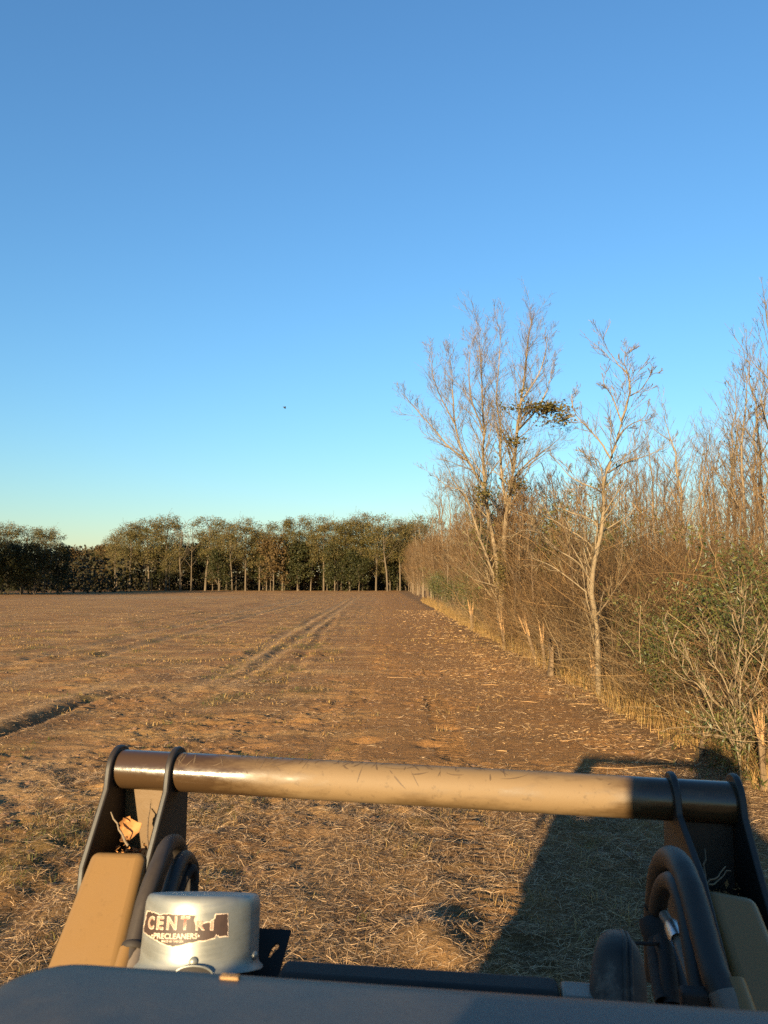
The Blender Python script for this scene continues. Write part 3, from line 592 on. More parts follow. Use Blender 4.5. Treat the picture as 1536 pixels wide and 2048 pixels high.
o = link('thicket', mb.mesh('thicket'), M['twig_red']); tag(o, 'dense reddish brown thicket of bare twigs beside the field', 'thicket', kind='stuff')
mb = MB()
x, y = thicket_pts(420, 8.2, 60, 1.1, 1.7); brush(mb, x, y, .5 + 1.3 * rng.random(len(x)), 8, .16, .005, 2, .5)
x, y = thicket_pts(160, 9, 22, 2.5, 1.0); brush(mb, x, y, 1.2 + 1.2 * rng.random(len(x)), 6, .2, .006, 3, .8, 7)
o = link('undergrowth', mb.mesh('undergrowth'), M['twig_tan']); tag(o, 'tangle of tan canes and stalks at the foot of the thicket', 'undergrowth', kind='stuff')
lb = MB(); n = 16000; yy = 8.5 + 34 * rng.random(n) ** 1.3; xx = 4.7 + 2.6 * rng.exponential(1, n); zz = hgt(xx, yy) + (1.0 + 2.2 * ss(4.8, 8, xx)) * rng.random(n) ** .8
k = vn(xx / .9, yy / .9, 201) + .7 * vn(xx / .5, zz / .5, 202) > .06
leaves(lb, np.stack([xx, yy, zz], 1)[k], .055 * (.6 + .9 * rng.random(k.sum())), 0, .55)
o = link('dead_leaves', lb.mesh('dead_leaves', False), M['leaf_rust']); tag(o, 'withered brown leaves caught in the thicket twigs', 'leaves', kind='stuff')
# evergreen shrubs in the thicket
def green_shrub(name, h, w_, nl, size, leafm):
    root = empty(name); n = 9; a = rng.random(n) * 6.28
    tip = np.stack([np.cos(a) * w_ * .6, np.sin(a) * w_ * .6, h * (.6 + .4 * rng.random(n))], 1); P = np.stack([tip * k ** np.array([1.4, 1.4, 1]) for k in (0, .3, .6, 1.)], 1)
    tb = MB(); Rd = np.broadcast_to(np.array([.018, .014, .01, .005]), (n, 4)); tubes(tb, P, Rd, 4); P1, R1 = grow(P, Rd, 7, .25, 1, .4, .7, .3, 4, .1, .5, .003); tubes(tb, P1, R1, 3)
    link('stems', tb.mesh('stems'), M['bark_brown'], root)
    E_ = P1[:, 1:].reshape(-1, 3); C = E_[rng.integers(0, len(E_), nl)] + rng.normal(size=(nl, 3)) * np.array([.12, .12, .10]) * h * .5
    C[:, 2] = np.maximum(C[:, 2], .1); lb = MB(); leaves(lb, C, size * (.6 + .8 * rng.random(nl)), .2, .38); link('foliage', lb.mesh('foliage', False), leafm, root); return root
gs = green_shrub('evergreen_shrub', 2.0, 1.0, 3800, .058, M['leaf_green']); fl = [False]
for px, py, d, h, lab in ((1335, 1235, 12.6, 1.9, 'rounded green shrub behind the pale bare tree'), (1478, 1175, 11.8, 2.5, 'big green shrub rising over the multi-stemmed pale shrub'), (1285, 1250, 17, 2.0, 'low green shrub between the pale bare tree and larger green shrubs'), (1545, 1300, 10.2, 1.9, 'green shrub behind the splintered snag'),
                          (955, 1225, 40, 2.6, 'green shrub at the foot of the many-stemmed tree'), (905, 1215, 52, 3.0, 'dark green shrub among saplings'), (875, 1205, 66, 3.2, 'small green shrub far along the thicket edge'), (1040, 985, 34, 5.6, 'tall evergreen standing in the thicket behind the many-stemmed tree'), (1165, 965, 30, 5.4, 'tall evergreen in the thicket behind the pale bare tree'), (1525, 1100, 13.0, 2.9, 'tallest green shrub at the end of the thicket behind the snag')):
    x = (px - 768) / FPX * d; place(gs, fl, x, d, 2.0, h, None, lab, 'shrub', None)
# pale multi-stemmed shrub close to the loader
p0 = at(1488, 1560, 8.9); t = empty('pale_shrub', (p0[0], p0[1], gz(p0[0], p0[1]) - .03)); tag(t, 'pale multi-stemmed bare shrub with sparse green leaves beside the splintered snag', 'shrub')
ends = limb_set(t, [([(1290, 1880), (1250, 1600), (1180, 1470), (1080, 1390), (970, 1130), (890, 1000), (800, 930), (700, 760), (640, 600), (570, 400)], .022, .006, 0), ([(1290, 1880), (1235, 1420), (1180, 1270), (1040, 1150), (960, 1040), (860, 890), (810, 760), (750, 640)], .02, .005, .1),
    ([(1285, 1880), (1235, 1300), (1130, 960), (1060, 850), (990, 700), (985, 570), (900, 430)], .022, .005, .2), ([(1280, 1880), (1215, 1180), (1230, 980), (1260, 820), (1270, 680), (1285, 540), (1310, 350), (1330, 150)], .024, .006, .3), ([(1285, 540), (1215, 300), (1140, 180)], .01, .004, .3),
    ([(1280, 1880), (1275, 1450), (1275, 1050), (1300, 880), (1400, 640), (1450, 480)], .018, .004, .0), ([(1320, 1880), (1330, 1250), (1430, 960), (1500, 700), (1540, 470)], .016, .004, .2), ([(1250, 1600), (1100, 1420), (900, 1380), (620, 1395)], .012, .003, -.2), ([(1330, 1880), (1370, 1500), (1480, 1300), (1600, 1150)], .016, .004, .1), ([(1230, 1500), (1010, 1450), (830, 1440)], .009, .003, -.1), ([(990, 700), (1050, 640), (1080, 480)], .008, .003, .2)],
    8.9, .25, z6, M['bark_pale'], M['twig_tan'], (9, .28, 3, 1))
lb = MB(); sel = ends[rng.integers(0, len(ends), 900)] + rng.normal(size=(900, 3)) * .05; leaves(lb, sel, .05 * (.5 + rng.random(900)), .3, .22)
n = 900; C = np.stack([rng.normal(size=n) * .35, rng.normal(size=n) * .3, .1 + .75 * rng.random(n)], 1); leaves(lb, C, .085 * (.5 + rng.random(n)), .5, .14)
link('foliage', lb.mesh('foliage', False), M['leaf_green'], t)
# splintered stumps and snags
def stump(name, x, y, h, r, label, hollow=False, splint=.35, lean=(0, 0), k=16, group=None):
    root = empty(name, (x, y, gz(x, y) - .05)); nz = 7; a = np.arange(k) / k * 2 * np.pi; mb = MB(); V = []
    jag = h * (1 - splint * rng.random(k) ** 1.5); rj = 1 + .14 * rng.normal(size=k)
    for i in range(nz):
        u = i / (nz - 1); z = jag * u; rr = r * (1.35 - .45 * min(1, u * 2.2)) * rj * (1 + .05 * rng.normal(size=k))
        V.append(np.stack([np.cos(a) * rr + lean[0] * z, np.sin(a) * rr + lean[1] * z, z], 1))
    V = np.array(V); kk = k if not hollow else k - 4; j = np.arange(kk if not hollow else kk - 1)
    q = np.concatenate([np.stack([i * k + j, i * k + (j + 1) % k, (i + 1) * k + (j + 1) % k, (i + 1) * k + j], 1) for i in range(nz - 1)])
    mb.add(V.reshape(-1, 3), q); o = link('bark', mb.mesh('bark'), M['bark_brown'], root)
    mb = MB(); I = V * np.array([.72, .72, 1]) + np.array([lean[0], lean[1], 0]) * 0
    I[..., 0] += .28 * lean[0] * I[..., 2]; I[..., 1] += .28 * lean[1] * I[..., 2]
    if hollow:
        mb.add(I.reshape(-1, 3), q[:, ::-1]); top = np.concatenate([V[-1], I[-1]]); mb.add(top, np.stack([j, (j + 1), k + j + 1, k + j], 1))
        link('charred_hollow', mb.mesh('charred_hollow'), M['char'], root)
    else:
        low = I[-1] * np.array([.5, .5, .86]); low[:, 0] += .5 * lean[0] * low[:, 2]; low[:, 1] += .5 * lean[1] * low[:, 2]
        top = np.concatenate([V[-1], low, low.mean(0, keepdims=True)]); j = np.arange(k); mb.add(top, np.stack([j, (j + 1) % k, k + (j + 1) % k, k + j], 1)); mb.add(top, np.stack([k + j, k + (j + 1) % k, np.full(k, 2 * k)], 1))
        ns = 18; aa = rng.random(ns) * 6.28; B = np.stack([np.cos(aa) * r * .75 + lean[0] * h * .8, np.sin(aa) * r * .75 + lean[1] * h * .8, np.full(ns, h * .72)], 1); dd = np.stack([np.cos(aa) * .14 + lean[0], np.sin(aa) * .14 + lean[1], np.ones(ns)], 1) * (h * splint * (.5 + rng.random(ns)))[:, None]
        tubes(mb, np.stack([B, B + dd * .5, B + dd], 1), r * .15 * np.array([[1, .7, .1]]) * (.5 + rng.random((ns, 1))), 3)
        link('splintered_wood', mb.mesh('splintered_wood', False), M['splinter'], root)
    tag(root, label, 'stump', group); return root
def gp(px, py):
    r = ray(px, py); tt = -CZ / r[2]; return r[0] * tt, r[1] * tt
s_ = [((1100, 1352), .95, .17, 'hollow stump with charred black opening at the thicket edge', True, .3, (0, 0)), ((1188, 1378), .62, .13, 'broken stub with yellow splintered wood against the pale tree base', False, .5, (-.1, 0)), ((1066, 1330), 1.2, .05, 'leaning split stem with pale shredded top beside the hollow stump', False, .35, (-.28, 0)), ((1082, 1338), .95, .045, 'thin shredded stem between hollow stump and leaning split stem', False, .45, (-.1, 0)),
      ((1508, 1580), .85, .036, 'splintered pale snag beside the pale multi-stemmed shrub', False, .4, (-.04, 0)), ((1003, 1300), 1.0, .05, 'shredded stem with pale yellow tip past the hollow stump', False, .5, (-.1, 0)), ((1380, 1510), .38, .04, 'short dark burnt stick at the near edge of the thicket', False, .3, (.3, 0)), ((940, 1262), 1.1, .08, 'snapped stem among the saplings', False, .5, (-.05, 0))]
for (px, py), h, r, lab, hol, spn, ln in s_:
    x, y = gp(px, py); x += .12; stump('stump' if r > .06 else 'snag', x, y, h, r, lab, hol, spn, ln)
# sticks on the ground
for i, (px, py, L, a) in enumerate(((795, 1356, .5, .1), (1230, 1440, .4, .2), (1160, 1410, .45, .0), (1060, 1405, .4, .1), (1330, 1462, .4, -.3), (1260, 1532, 1.5, .12), (1140, 1480, .35, .4), (980, 1370, .4, -.3), (1010, 1330, .5, .25))):
    x, y = gp(px, py); t_ = np.linspace(-.5, .5, 6); P = np.stack([x + L * t_ * math.cos(a), y + L * t_ * math.sin(a) + .03 * np.sin(t_ * 7 + i), 0 * t_], 1); P[:, 2] = hgt(P[:, 0], P[:, 1]) + .018
    mb = MB(); tubes(mb, (P - P[2])[None], np.array([[.002, .006, .007, .006, .005, .002]]) * (1.0 if L > .55 else 1.15), 6); o = link('broken_stick', mb.mesh('broken_stick'), M['splinter']); o.location = P[2]
    tag(o, 'pale broken stick lying on the mulched soil', 'stick', 'sticks lying on the mulched soil')
# bird
q = at(569, 815.5, 75); bd = MB(); s = np.linspace(0, 1, 9); tubes(bd, (np.stack([.34 * (s - .5), 0 * s, .02 * np.sin(s * 3)], 1))[None], (.055 * np.sin(np.pi * np.clip(s * .93 + .05, 0, 1)) ** .7 + .004)[None], 8)
for sg in (-1, 1):
    xx = np.array([[.07, 0, .02], [.10, .16 * sg, .07], [.02, .36 * sg, .05], [-.05, .17 * sg, .06], [-.07, 0, .02]]); bd.add(np.concatenate([xx + [0, 0, .008], xx - [0, 0, .008]]), np.array([[0, 1, 3, 4], [5, 9, 8, 6]])); bd.add(np.concatenate([xx + [0, 0, .008], xx - [0, 0, .008]]), np.array([[1, 2, 3], [6, 8, 7]]))
bd.add([(-.15, 0, .02), (-.27, .05, .02), (-.27, -.05, .02), (-.2, 0, .03)], [(0, 1, 3), (0, 3, 2)])
o = link('bird', bd.mesh('bird'), M['bird']); o.location = q; o.rotation_euler = (R_(38), R_(32), R_(20)); tag(o, 'small dark bird flying in the clear sky', 'bird')

# ------------------------------------------------------------------ loader (local frame: x right, y forward, z up)
def paint(name, base, dusty, dust_amt, rough, scale=5, spec=.4, streak=None):
    m, nt, b = mat(name); n1 = noise(nt, scale, 6, .65, stretch=streak); n2 = noise(nt, scale * 9, 5, .7)
    f = math_(nt, 'MULTIPLY', ramp(nt, n1, [(.32, (0, 0, 0)), (.72, (1, 1, 1))]), dust_amt); c = mix(nt, f, base, dusty)
    c = mix(nt, ramp(nt, n2, [(.25, (.55, .55, .55)), (.42, (0, 0, 0))]), c, tuple(x * .62 for x in base)); nt.links.new(c, b.inputs['Base Color'])
    rg = N(nt, 'ShaderNodeMapRange'); nt.links.new(n1, rg.inputs[0]); rg.inputs[3].default_value = rough - .08; rg.inputs[4].default_value = rough + .15; nt.links.new(rg.outputs[0], b.inputs['Roughness'])
    b.inputs['Specular IOR Level'].default_value = spec; bumpn(nt, b, n2, .12, .004); return m
M['tan'] = paint('tan_paint', (.185, .122, .042), (.175, .122, .058), .6, .40, 4)
m = paint('tube_paint', (.045, .030, .016), (.155, .116, .060), 1.0, .30, 5, .5, (1, 3, 3)); M['tube'] = m; nt = m.node_tree        # dark bronze paint, tan dust inward from the left; right end darkened as shade
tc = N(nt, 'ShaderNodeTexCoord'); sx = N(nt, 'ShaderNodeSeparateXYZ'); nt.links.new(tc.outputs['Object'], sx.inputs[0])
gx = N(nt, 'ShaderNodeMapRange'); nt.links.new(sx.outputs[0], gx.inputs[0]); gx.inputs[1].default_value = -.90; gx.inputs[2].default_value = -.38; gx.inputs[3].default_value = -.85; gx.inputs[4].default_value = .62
end_shade = N(nt, 'ShaderNodeMapRange'); nt.links.new(sx.outputs[0], end_shade.inputs[0]); end_shade.inputs[1].default_value = .28; end_shade.inputs[2].default_value = .42; end_shade.inputs[3].default_value = 0; end_shade.inputs[4].default_value = -1.2
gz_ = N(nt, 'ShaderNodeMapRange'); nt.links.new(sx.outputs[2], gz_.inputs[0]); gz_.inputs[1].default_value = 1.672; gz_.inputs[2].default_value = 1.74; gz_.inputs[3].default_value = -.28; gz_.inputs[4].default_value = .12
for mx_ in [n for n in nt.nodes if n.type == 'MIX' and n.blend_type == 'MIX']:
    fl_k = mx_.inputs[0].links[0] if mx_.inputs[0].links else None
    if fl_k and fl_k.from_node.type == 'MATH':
        sm1 = math_(nt, 'ADD', math_(nt, 'ADD', fl_k.from_socket, gx.outputs[0]), end_shade.outputs[0]); sm2 = N(nt, 'ShaderNodeMath', operation='ADD', use_clamp=True); nt.links.new(sm1, sm2.inputs[0]); nt.links.new(gz_.outputs[0], sm2.inputs[1]); nt.links.new(sm2.outputs[0], mx_.inputs[0])
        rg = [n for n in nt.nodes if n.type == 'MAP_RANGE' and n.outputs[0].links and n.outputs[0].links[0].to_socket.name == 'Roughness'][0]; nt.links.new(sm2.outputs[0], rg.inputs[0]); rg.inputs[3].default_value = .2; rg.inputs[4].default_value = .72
M['bronze'] = paint('bronze_paint', (.10, .068, .028), (.14, .10, .05), .6, .4, 6)
M['black'] = paint('black_paint', (.014, .013, .012), (.055, .043, .030), .45, .5, 5)
M['hose'] = paint('hose_sleeve', (.018, .017, .016), (.065, .055, .042), .5, .5, 9, .4, (3, .6, .6))
M['rubber'] = paint('black_rubber', (.018, .018, .019), (.06, .05, .04), .4, .7, 9, .3)
M['steel'] = paint('grey_pipe', (.13, .125, .115), (.22, .19, .14), .5, .4, 8)
M['hood'] = paint('hood_plastic', (.035, .040, .048), (.105, .105, .10), .75, .42, 9, .4)
M['chassis'] = paint('chassis_paint', (.03, .028, .025), (.12, .09, .06), .5, .6, 3)
m, nt, b = mat('zinc_fitting'); b.inputs['Metallic'].default_value = 1; b.inputs['Base Color'].default_value = (.55, .56, .55, 1); b.inputs['Roughness'].default_value = .35; M['zinc'] = m
m, nt, b = mat('spun_aluminium'); n1 = noise(nt, 6, 6, .7); n2 = noise(nt, 3, 5, .75, stretch=(1, 1, 30)); n3 = noise(nt, 40, 6, .7)
c = ramp(nt, n1, [(.3, (.20, .195, .17)), (.7, (.32, .31, .28))]); c = mix(nt, ramp(nt, n3, [(.62, (0, 0, 0)), (.75, (.7, .7, .7))]), c, (.34, .29, .22)); nt.links.new(c, b.inputs['Base Color'])
b.inputs['Metallic'].default_value = .6; nt.links.new(ramp(nt, n2, [(.3, (.36, .36, .36)), (.7, (.62, .62, .62))]), b.inputs['Roughness']); bumpn(nt, b, n3, .06, .003); M['alu'] = m
m, nt, b = mat('exhaust_steel'); n1 = noise(nt, 18, 6, .7); nt.links.new(ramp(nt, n1, [(.32, (.018, .015, .013)), (.52, (.042, .035, .029)), (.7, (.17, .145, .12))]), b.inputs['Base Color']); b.inputs['Metallic'].default_value = .2; b.inputs['Roughness'].default_value = .72; bumpn(nt, b, n1, .2, .004); M['exhaust'] = m
def flat(name, c, r=.6):
    m, nt, b = mat(name); n1 = noise(nt, 60, 5, .7); nt.links.new(ramp(nt, n1, [(.35, tuple(x * .7 for x in c)), (.65, c)]), b.inputs['Base Color']); b.inputs['Roughness'].default_value = r; return m
M['decal'] = flat('decal_black', (.05, .032, .026)); M['decal_edge'] = flat('decal_paper', (.75, .68, .60)); M['decal_red'] = flat('decal_red', (.62, .25, .20)); M['decal_white'] = flat('decal_white', (.72, .66, .58)); M['scuff'] = flat('scuff_mark', (.10, .072, .04), .7)
M['dryleaf'] = island_mat('dry_leaf', [(0, (.36, .19, .07)), (1, (.52, .30, .13))], .7, .2)
LD = empty('loader', (0, 0, 0), -YAW)
tag(LD, 'tan and black loader with a thick round cross tube between its lift arms', 'loader')
def part(name, mb, mt, parent=LD, ang=40, sm=True): return link(name, mb.mesh(name, sm), mt, parent, ang)
# cross tube
TF, TZ, TR = 2.06, 1.720, .051
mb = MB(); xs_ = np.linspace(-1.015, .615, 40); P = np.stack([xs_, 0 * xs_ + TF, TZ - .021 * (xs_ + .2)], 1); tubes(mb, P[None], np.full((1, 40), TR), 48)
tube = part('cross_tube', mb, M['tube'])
mb = MB()                                        # scuffs left by brush rubbing along the tube
for i in range(110):
    r0 = min(.3, max(-.82, random.gauss(-.42, .26))); a0 = R_(random.gauss(75, 26)); L = random.uniform(.012, .05); da = random.gauss(0, .35); S = 5
    if i % 9 == 0: L *= 1.8; da *= .3
    tt = np.linspace(-.5, .5, S); dirn = random.random() * math.pi; aa = a0 + (L * tt * math.sin(dirn) + .3 * L * tt * tt) / TR + 0 * tt; xx = r0 + L * tt * math.cos(dirn) + random.gauss(0, .15) * L * tt ** 2
    rr = TR + .0006; P = np.stack([xx, TF - np.cos(aa) * rr, TZ - .021 * (xx + .2) + np.sin(aa) * rr], 1); nrm = np.stack([0 * aa, -np.cos(aa), np.sin(aa)], 1)
    wv = random.uniform(.0007, .0022) * np.array([.2, .9, 1, .7, .15]); ribbons(mb, P[None], wv[None], nrm[None])
part('scuff_marks', mb, M['scuff'], tube)['kind'] = 'stuff'
# lift arms with end plates
def plate(parent, Rc, prof, th=.016, lab='end_plate'):
    P = np.array(prof); n = len(P); mb = MB(); V = np.concatenate([np.column_stack([np.full(n, Rc - th / 2), P]), np.column_stack([np.full(n, Rc + th / 2), P])])
    bm = bmesh.new(); vs = [bm.verts.new(v) for v in V]; bm.faces.new(vs[:n]); bm.faces.new(vs[n:][::-1])
    for i in range(n): bm.faces.new((vs[i], vs[n + i], vs[n + (i + 1) % n], vs[(i + 1) % n]))
    bmesh.ops.recalc_face_normals(bm, faces=bm.faces[:]); me = bpy.data.meshes.new(lab); bm.to_mesh(me); bm.free()
    o = link(lab, me, M['black'], parent, 40); bevel(o, .004, 2); return o
def plate_prof(zc, near, far, rt=.068):
    a = np.linspace(R_(200), R_(10), 14) * 1.0
    arc = [(TF + rt * math.cos(t), zc + rt * math.sin(t)) for t in np.linspace(R_(165), R_(0), 12)]
    return arc + far + near[::-1]
LN = [(1.985, 1.70), (1.872, 1.54), (1.862, 1.46), (1.88, 1.15)]; LFAR = [(2.135, 1.62), (2.13, 1.45), (2.0, 1.15), (1.6, .88)]
def box_arm(cor, depth, mt):
    """cor: 4 top corners (far left, far right, near right, near left) -> bevelled bar of given depth"""
    c = np.array(cor); nn = norm(np.cross(c[1] - c[0], c[3] - c[0])); nn = nn if nn[2] > 0 else -nn; V = np.concatenate([c, c - nn * depth])
    mb = MB(); mb.add(V, [(0, 3, 2, 1), (4, 5, 6, 7), (0, 1, 5, 4), (1, 2, 6, 5), (2, 3, 7, 6), (3, 0, 4, 7)]); return mb
def ext(a, b, k): return np.asarray(b) + (np.asarray(b) - np.asarray(a)) * k
# left
fl_, fr_ = pm(183, 1697, 1.885), pm(292, 1700, 1.885); nl_, nr_ = pm(78, 1960, 1.66), pm(232, 1957, 1.67)
armL = part('lift_arm', box_arm([fl_, fr_, ext(fr_, nr_, 1.6), ext(fl_, nl_, 1.6)], .17, M['tan']), M['tan'], sm=False); bevel(armL, .022, 5); armL['label'] = 'sunlit tan lift arm'
plate(armL, -1.008, plate_prof(TZ + .012, LN, [(2.128, 1.62), (2.12, 1.45), (2.04, 1.15)])); plate(armL, -.842, plate_prof(TZ + .012, LN, [(2.128, 1.62), (2.12, 1.45), (2.04, 1.15)]))
mb = MB(); box(mb, -.998, -.852, 2.085, 2.105, 1.40, 1.69); part('web_plate', mb, M['bronze'], armL)
mb = MB(); box(mb, -.998, -.852, 1.87, 2.084, 1.50, 1.52); part('pocket_floor', mb, M['black'], armL)
# right
fl_, fr_ = pm(1408, 1770, 1.80), pm(1514, 1790, 1.80); nl_, nr_ = pm(1488, 2010, 1.60), pm(1622, 2050, 1.60)
armR = part('lift_arm', box_arm([fl_, fr_, ext(fr_, nr_, 1.6), ext(fl_, nl_, 1.6)], .17, M['tan']), M['tan'], sm=False); bevel(armR, .022, 5); armR['label'] = 'shaded tan lift arm'
RN = [(1.985, 1.69), (1.89, 1.585), (1.70, 1.40), (1.45, 1.02)]
plate(armR, .457, plate_prof(TZ - .014, [(1.985, 1.69), (1.80, 1.615), (1.66, 1.50), (1.45, 1.05)], LFAR)); plate(armR, .607, plate_prof(TZ - .014, RN, LFAR))
mb = MB(); box(mb, .467, .597, 2.055, 2.075, 1.40, 1.66); part('web_plate', mb, M['black'], armR)
mb = MB(); box(mb, .467, .597, 1.80, 2.054, 1.48, 1.50); part('pocket_floor', mb, M['black'], armR)
# hoses
def hose(name, pts, r, mt, parent=LD, S=48, k=20):
    P = smoothline(np.array([pm(*p) for p in pts]), S); mb = MB(); rr = np.full(S, r) * (1 + .015 * rng.normal(size=S)); tubes(mb, P[None], rr[None], k)
    return part(name, mb, mt, parent), P
def collar(parent, P, i, r, L, mt, name='clamp'):
    d = norm(P[i + 1] - P[i]); Q = P[i] + d * np.linspace(-L / 2, L / 2, 6)[:, None]; mb = MB(); tubes(mb, Q[None], np.array([[r * .9, r, r * 1.02, r * 1.02, r, r * .9]]), 20)
    return part(name, mb, mt, parent)
h1, P = hose('hydraulic_hose', [(245, 1985, 1.52), (268, 1890, 1.58), (290, 1800, 1.64), (312, 1740, 1.70), (332, 1695, 1.78), (349, 1684, 1.86), (360, 1700, 1.92), (364, 1740, 1.95), (360, 1800, 1.96), (350, 1900, 1.96)], .0185, M['hose'])
i = int(np.argmin(np.linalg.norm(P - pm(268, 1892, 1.58), axis=1))); collar(h1, P, i, .024, .014, M['rubber']); 
mb = MB(); Q = np.array([pm(255, 1899, 1.57), pm(240, 1950, 1.53), pm(226, 2000, 1.49)]); tubes(mb, resample(Q, 4)[None], np.full((1, 4), .0165), 16); part('tan_pipe', mb, M['tan'], h1)
mb = MB(); Q = np.array([pm(274, 1899, 1.58), pm(262, 1950, 1.54), pm(250, 2000, 1.50)]); tubes(mb, resample(Q, 4)[None], np.full((1, 4), .0195), 16); part('steel_pipe', mb, M['steel'], h1)
hose('hydraulic_hose', [(322, 1850, 1.66), (336, 1790, 1.72), (353, 1738, 1.78), (368, 1716, 1.84), (380, 1724, 1.90), (385, 1745, 1.93), (382, 1800, 1.93)], .017, M['hose'])
hose('hydraulic_hose', [(350, 1800, 1.80), (362, 1775, 1.82), (372, 1752, 1.84), (385, 1738, 1.86), (388, 1760, 1.88), (384, 1800, 1.88)], .011, M['rubber'])
hose('hydraulic_hose', [(338, 1800, 1.76), (352, 1770, 1.80), (366, 1735, 1.84), (378, 1728, 1.9), (386, 1770, 1.92)], .010, M['rubber'])
h2, P = hose('hydraulic_hose', [(1475, 2060, 1.36), (1440, 1975, 1.40), (1420, 1915, 1.44), (1398, 1835, 1.50), (1378, 1768, 1.56), (1358, 1727, 1.63), (1338, 1717, 1.70), (1322, 1740, 1.76), (1314, 1790, 1.80), (1310, 1850, 1.82), (1312, 1960, 1.82)], .024, M['hose'], S=60)
i = int(np.argmin(np.linalg.norm(P - pm(1438, 1972, 1.40), axis=1))); mb = MB(); tubes(mb, P[max(0, i - 12):i][::-1][None] if i > 2 else P[:3][None], np.full((1, min(12, i) if i > 2 else 3), 0.025), 20); part('steel_pipe', mb, M['steel'], h2)
mb = MB(); Q = np.array([pm(1462, 1965, 1.41), pm(1478, 2010, 1.385), pm(1500, 2070, 1.35)]); tubes(mb, resample(Q, 4)[None], np.full((1, 4), .0235), 16); part('tan_pipe', mb, M['tan'], h2)
h3, P = hose('hydraulic_hose', [(1400, 1990, 1.45), (1382, 1880, 1.50), (1365, 1800, 1.55), (1348, 1765, 1.60), (1330, 1768, 1.66), (1318, 1800, 1.70), (1314, 1850, 1.72), (1326, 1885, 1.70), (1345, 1920, 1.66), (1358, 1960, 1.62), (1370, 2020, 1.58)], .018, M['hose'], S=60)
i = int(np.argmin(np.linalg.norm(P - pm(1315, 1858, 1.72), axis=1))); collar(h3, P, i, .034, .05, M['rubber'])
h4, P = hose('hydraulic_hose', [(1328, 1830, 1.68), (1345, 1856, 1.64), (1356, 1880, 1.60), (1372, 1925, 1.56), (1390, 1975, 1.52), (1400, 2010, 1.5)], .0105, M['steel'])
i = int(np.argmin(np.linalg.norm(P - pm(1350, 1866, 1.62), axis=1))); collar(h4, P, i, .0165, .055, M['zinc'], 'hose_fitting')
hose('hydraulic_hose', [(1330, 2010, 1.55), (1318, 1950, 1.62), (1312, 1900, 1.68), (1318, 1868, 1.70)], .018, M['rubber'])
hose('hydraulic_hose', [(1345, 2010, 1.55), (1338, 1960, 1.58), (1332, 1910, 1.62), (1322, 1880, 1.66)], .016, M['rubber'])
mb = MB(); Q = np.array([pm(1256, 1886, 1.60), pm(1300, 1888, 1.62), pm(1330, 1887, 1.64)]); tubes(mb, Q[None], np.full((1, 3), .0035), 8); part('guide_rod', mb, M['rubber'])
mb = MB(); c_ = pm(1388, 1985, 1.40); box(mb, c_[0] - .022, c_[0] + .022, c_[1] - .015, c_[1] + .015, c_[2] - .04, c_[2] + .006); bevel(part('hose_bracket', mb, M['rubber'], sm=False), .006)
# precleaner can: lathe about an axis tipped forward
PF = 1.33; top = pm(409, 1790, PF); rad = .5 * np.linalg.norm(pm(518, 1800, PF) - pm(300, 1800, PF)) * .985
aw = norm(np.array([top[0], top[1], 0.])); tip = R_(18.5); ax = -(math.cos(tip) * np.array([0, 0, 1.]) + math.sin(tip) * aw)          # can leans away from the viewer
sv = norm(np.cross(ax, aw)); ux = sv if sv[0] > 0 else -sv; uy = np.cross(ux, ax); uy = uy if uy @ aw < 0 else -uy; u0 = ux.copy(); ux = norm(ux + .085 * ax); ax = norm(ax - .06 * u0); HH = .109      # uy points to the viewer
def cyl(ang, r, dn):                             # ang 0 faces the viewer, positive to the right
    ang = np.asarray(ang, float)[..., None]; r = np.asarray(r, float)[..., None]; dn = np.asarray(dn, float)[..., None]
    return top + ax * dn + r * (np.sin(ang) * ux + np.cos(ang) * uy)
prof = [(0.0, -.003), (.6, -.003), (.90, -.0025), (.945, -.001), (.975, .003), (.993, .009), (1.0, .018), (1.002, HH * .45), (1.005, HH * .80), (1.012, HH * .88), (1.04, HH * .93), (1.09, HH * .965), (1.095, HH * .985), (1.05, HH * .985), (1.0, HH * .97), (.9, HH * .95)]
k = 96; aa = np.arange(k) / k * 2 * np.pi; mb = MB(); V = np.stack([cyl(aa, np.full(k, rad * r), np.full(k, z)) for r, z in prof]); mb.add(V.reshape(-1, 3), np.concatenate([np.stack([i * k + np.arange(k), i * k + (np.arange(k) + 1) % k, (i + 1) * k + (np.arange(k) + 1) % k, (i + 1) * k + np.arange(k)], 1) for i in range(len(prof) - 1)]))
pc = part('precleaner', mb, M['alu'], ang=60); pc['label'] = 'aluminium precleaner can with torn sticker'
for an, fr in ((-.10, .82), (1.12, .80)):
    mb = MB(); c0 = cyl(an, rad * 1.004, HH * fr); nr_d = norm(cyl(an, 1, 0) - cyl(an, 0, 0)); Q = c0 + nr_d * np.array([[-.002], [.003], [.0055], [.006]]); tubes(mb, Q[None], np.array([[.0068, .0066, .0042, .0005]]), 14); part('rivet', mb, M['alu'], pc)
mb = MB(); tt = np.linspace(0, np.pi, 16); V = np.concatenate([cyl(-.08 + .27 * np.cos(tt), np.full(16, rad * 1.098), HH * .992 - .012 * np.sin(tt)), cyl(-.08 + .27 * np.cos(tt), np.full(16, rad * 1.099), np.full(16, HH * .998))]); jj = np.arange(15); mb.add(V, np.stack([jj, jj + 1, 17 + jj, 16 + jj], 1)); part('drain_slot', mb, M['rubber'], pc)
mb = MB(); tubes(mb, cyl(-.08 + .28 * np.cos(tt), np.full(16, rad * 1.10), HH * .990 - .0135 * np.sin(tt))[None], np.full((1, 16), .0016), 6); part('slot_lip', mb, M['alu'], pc)
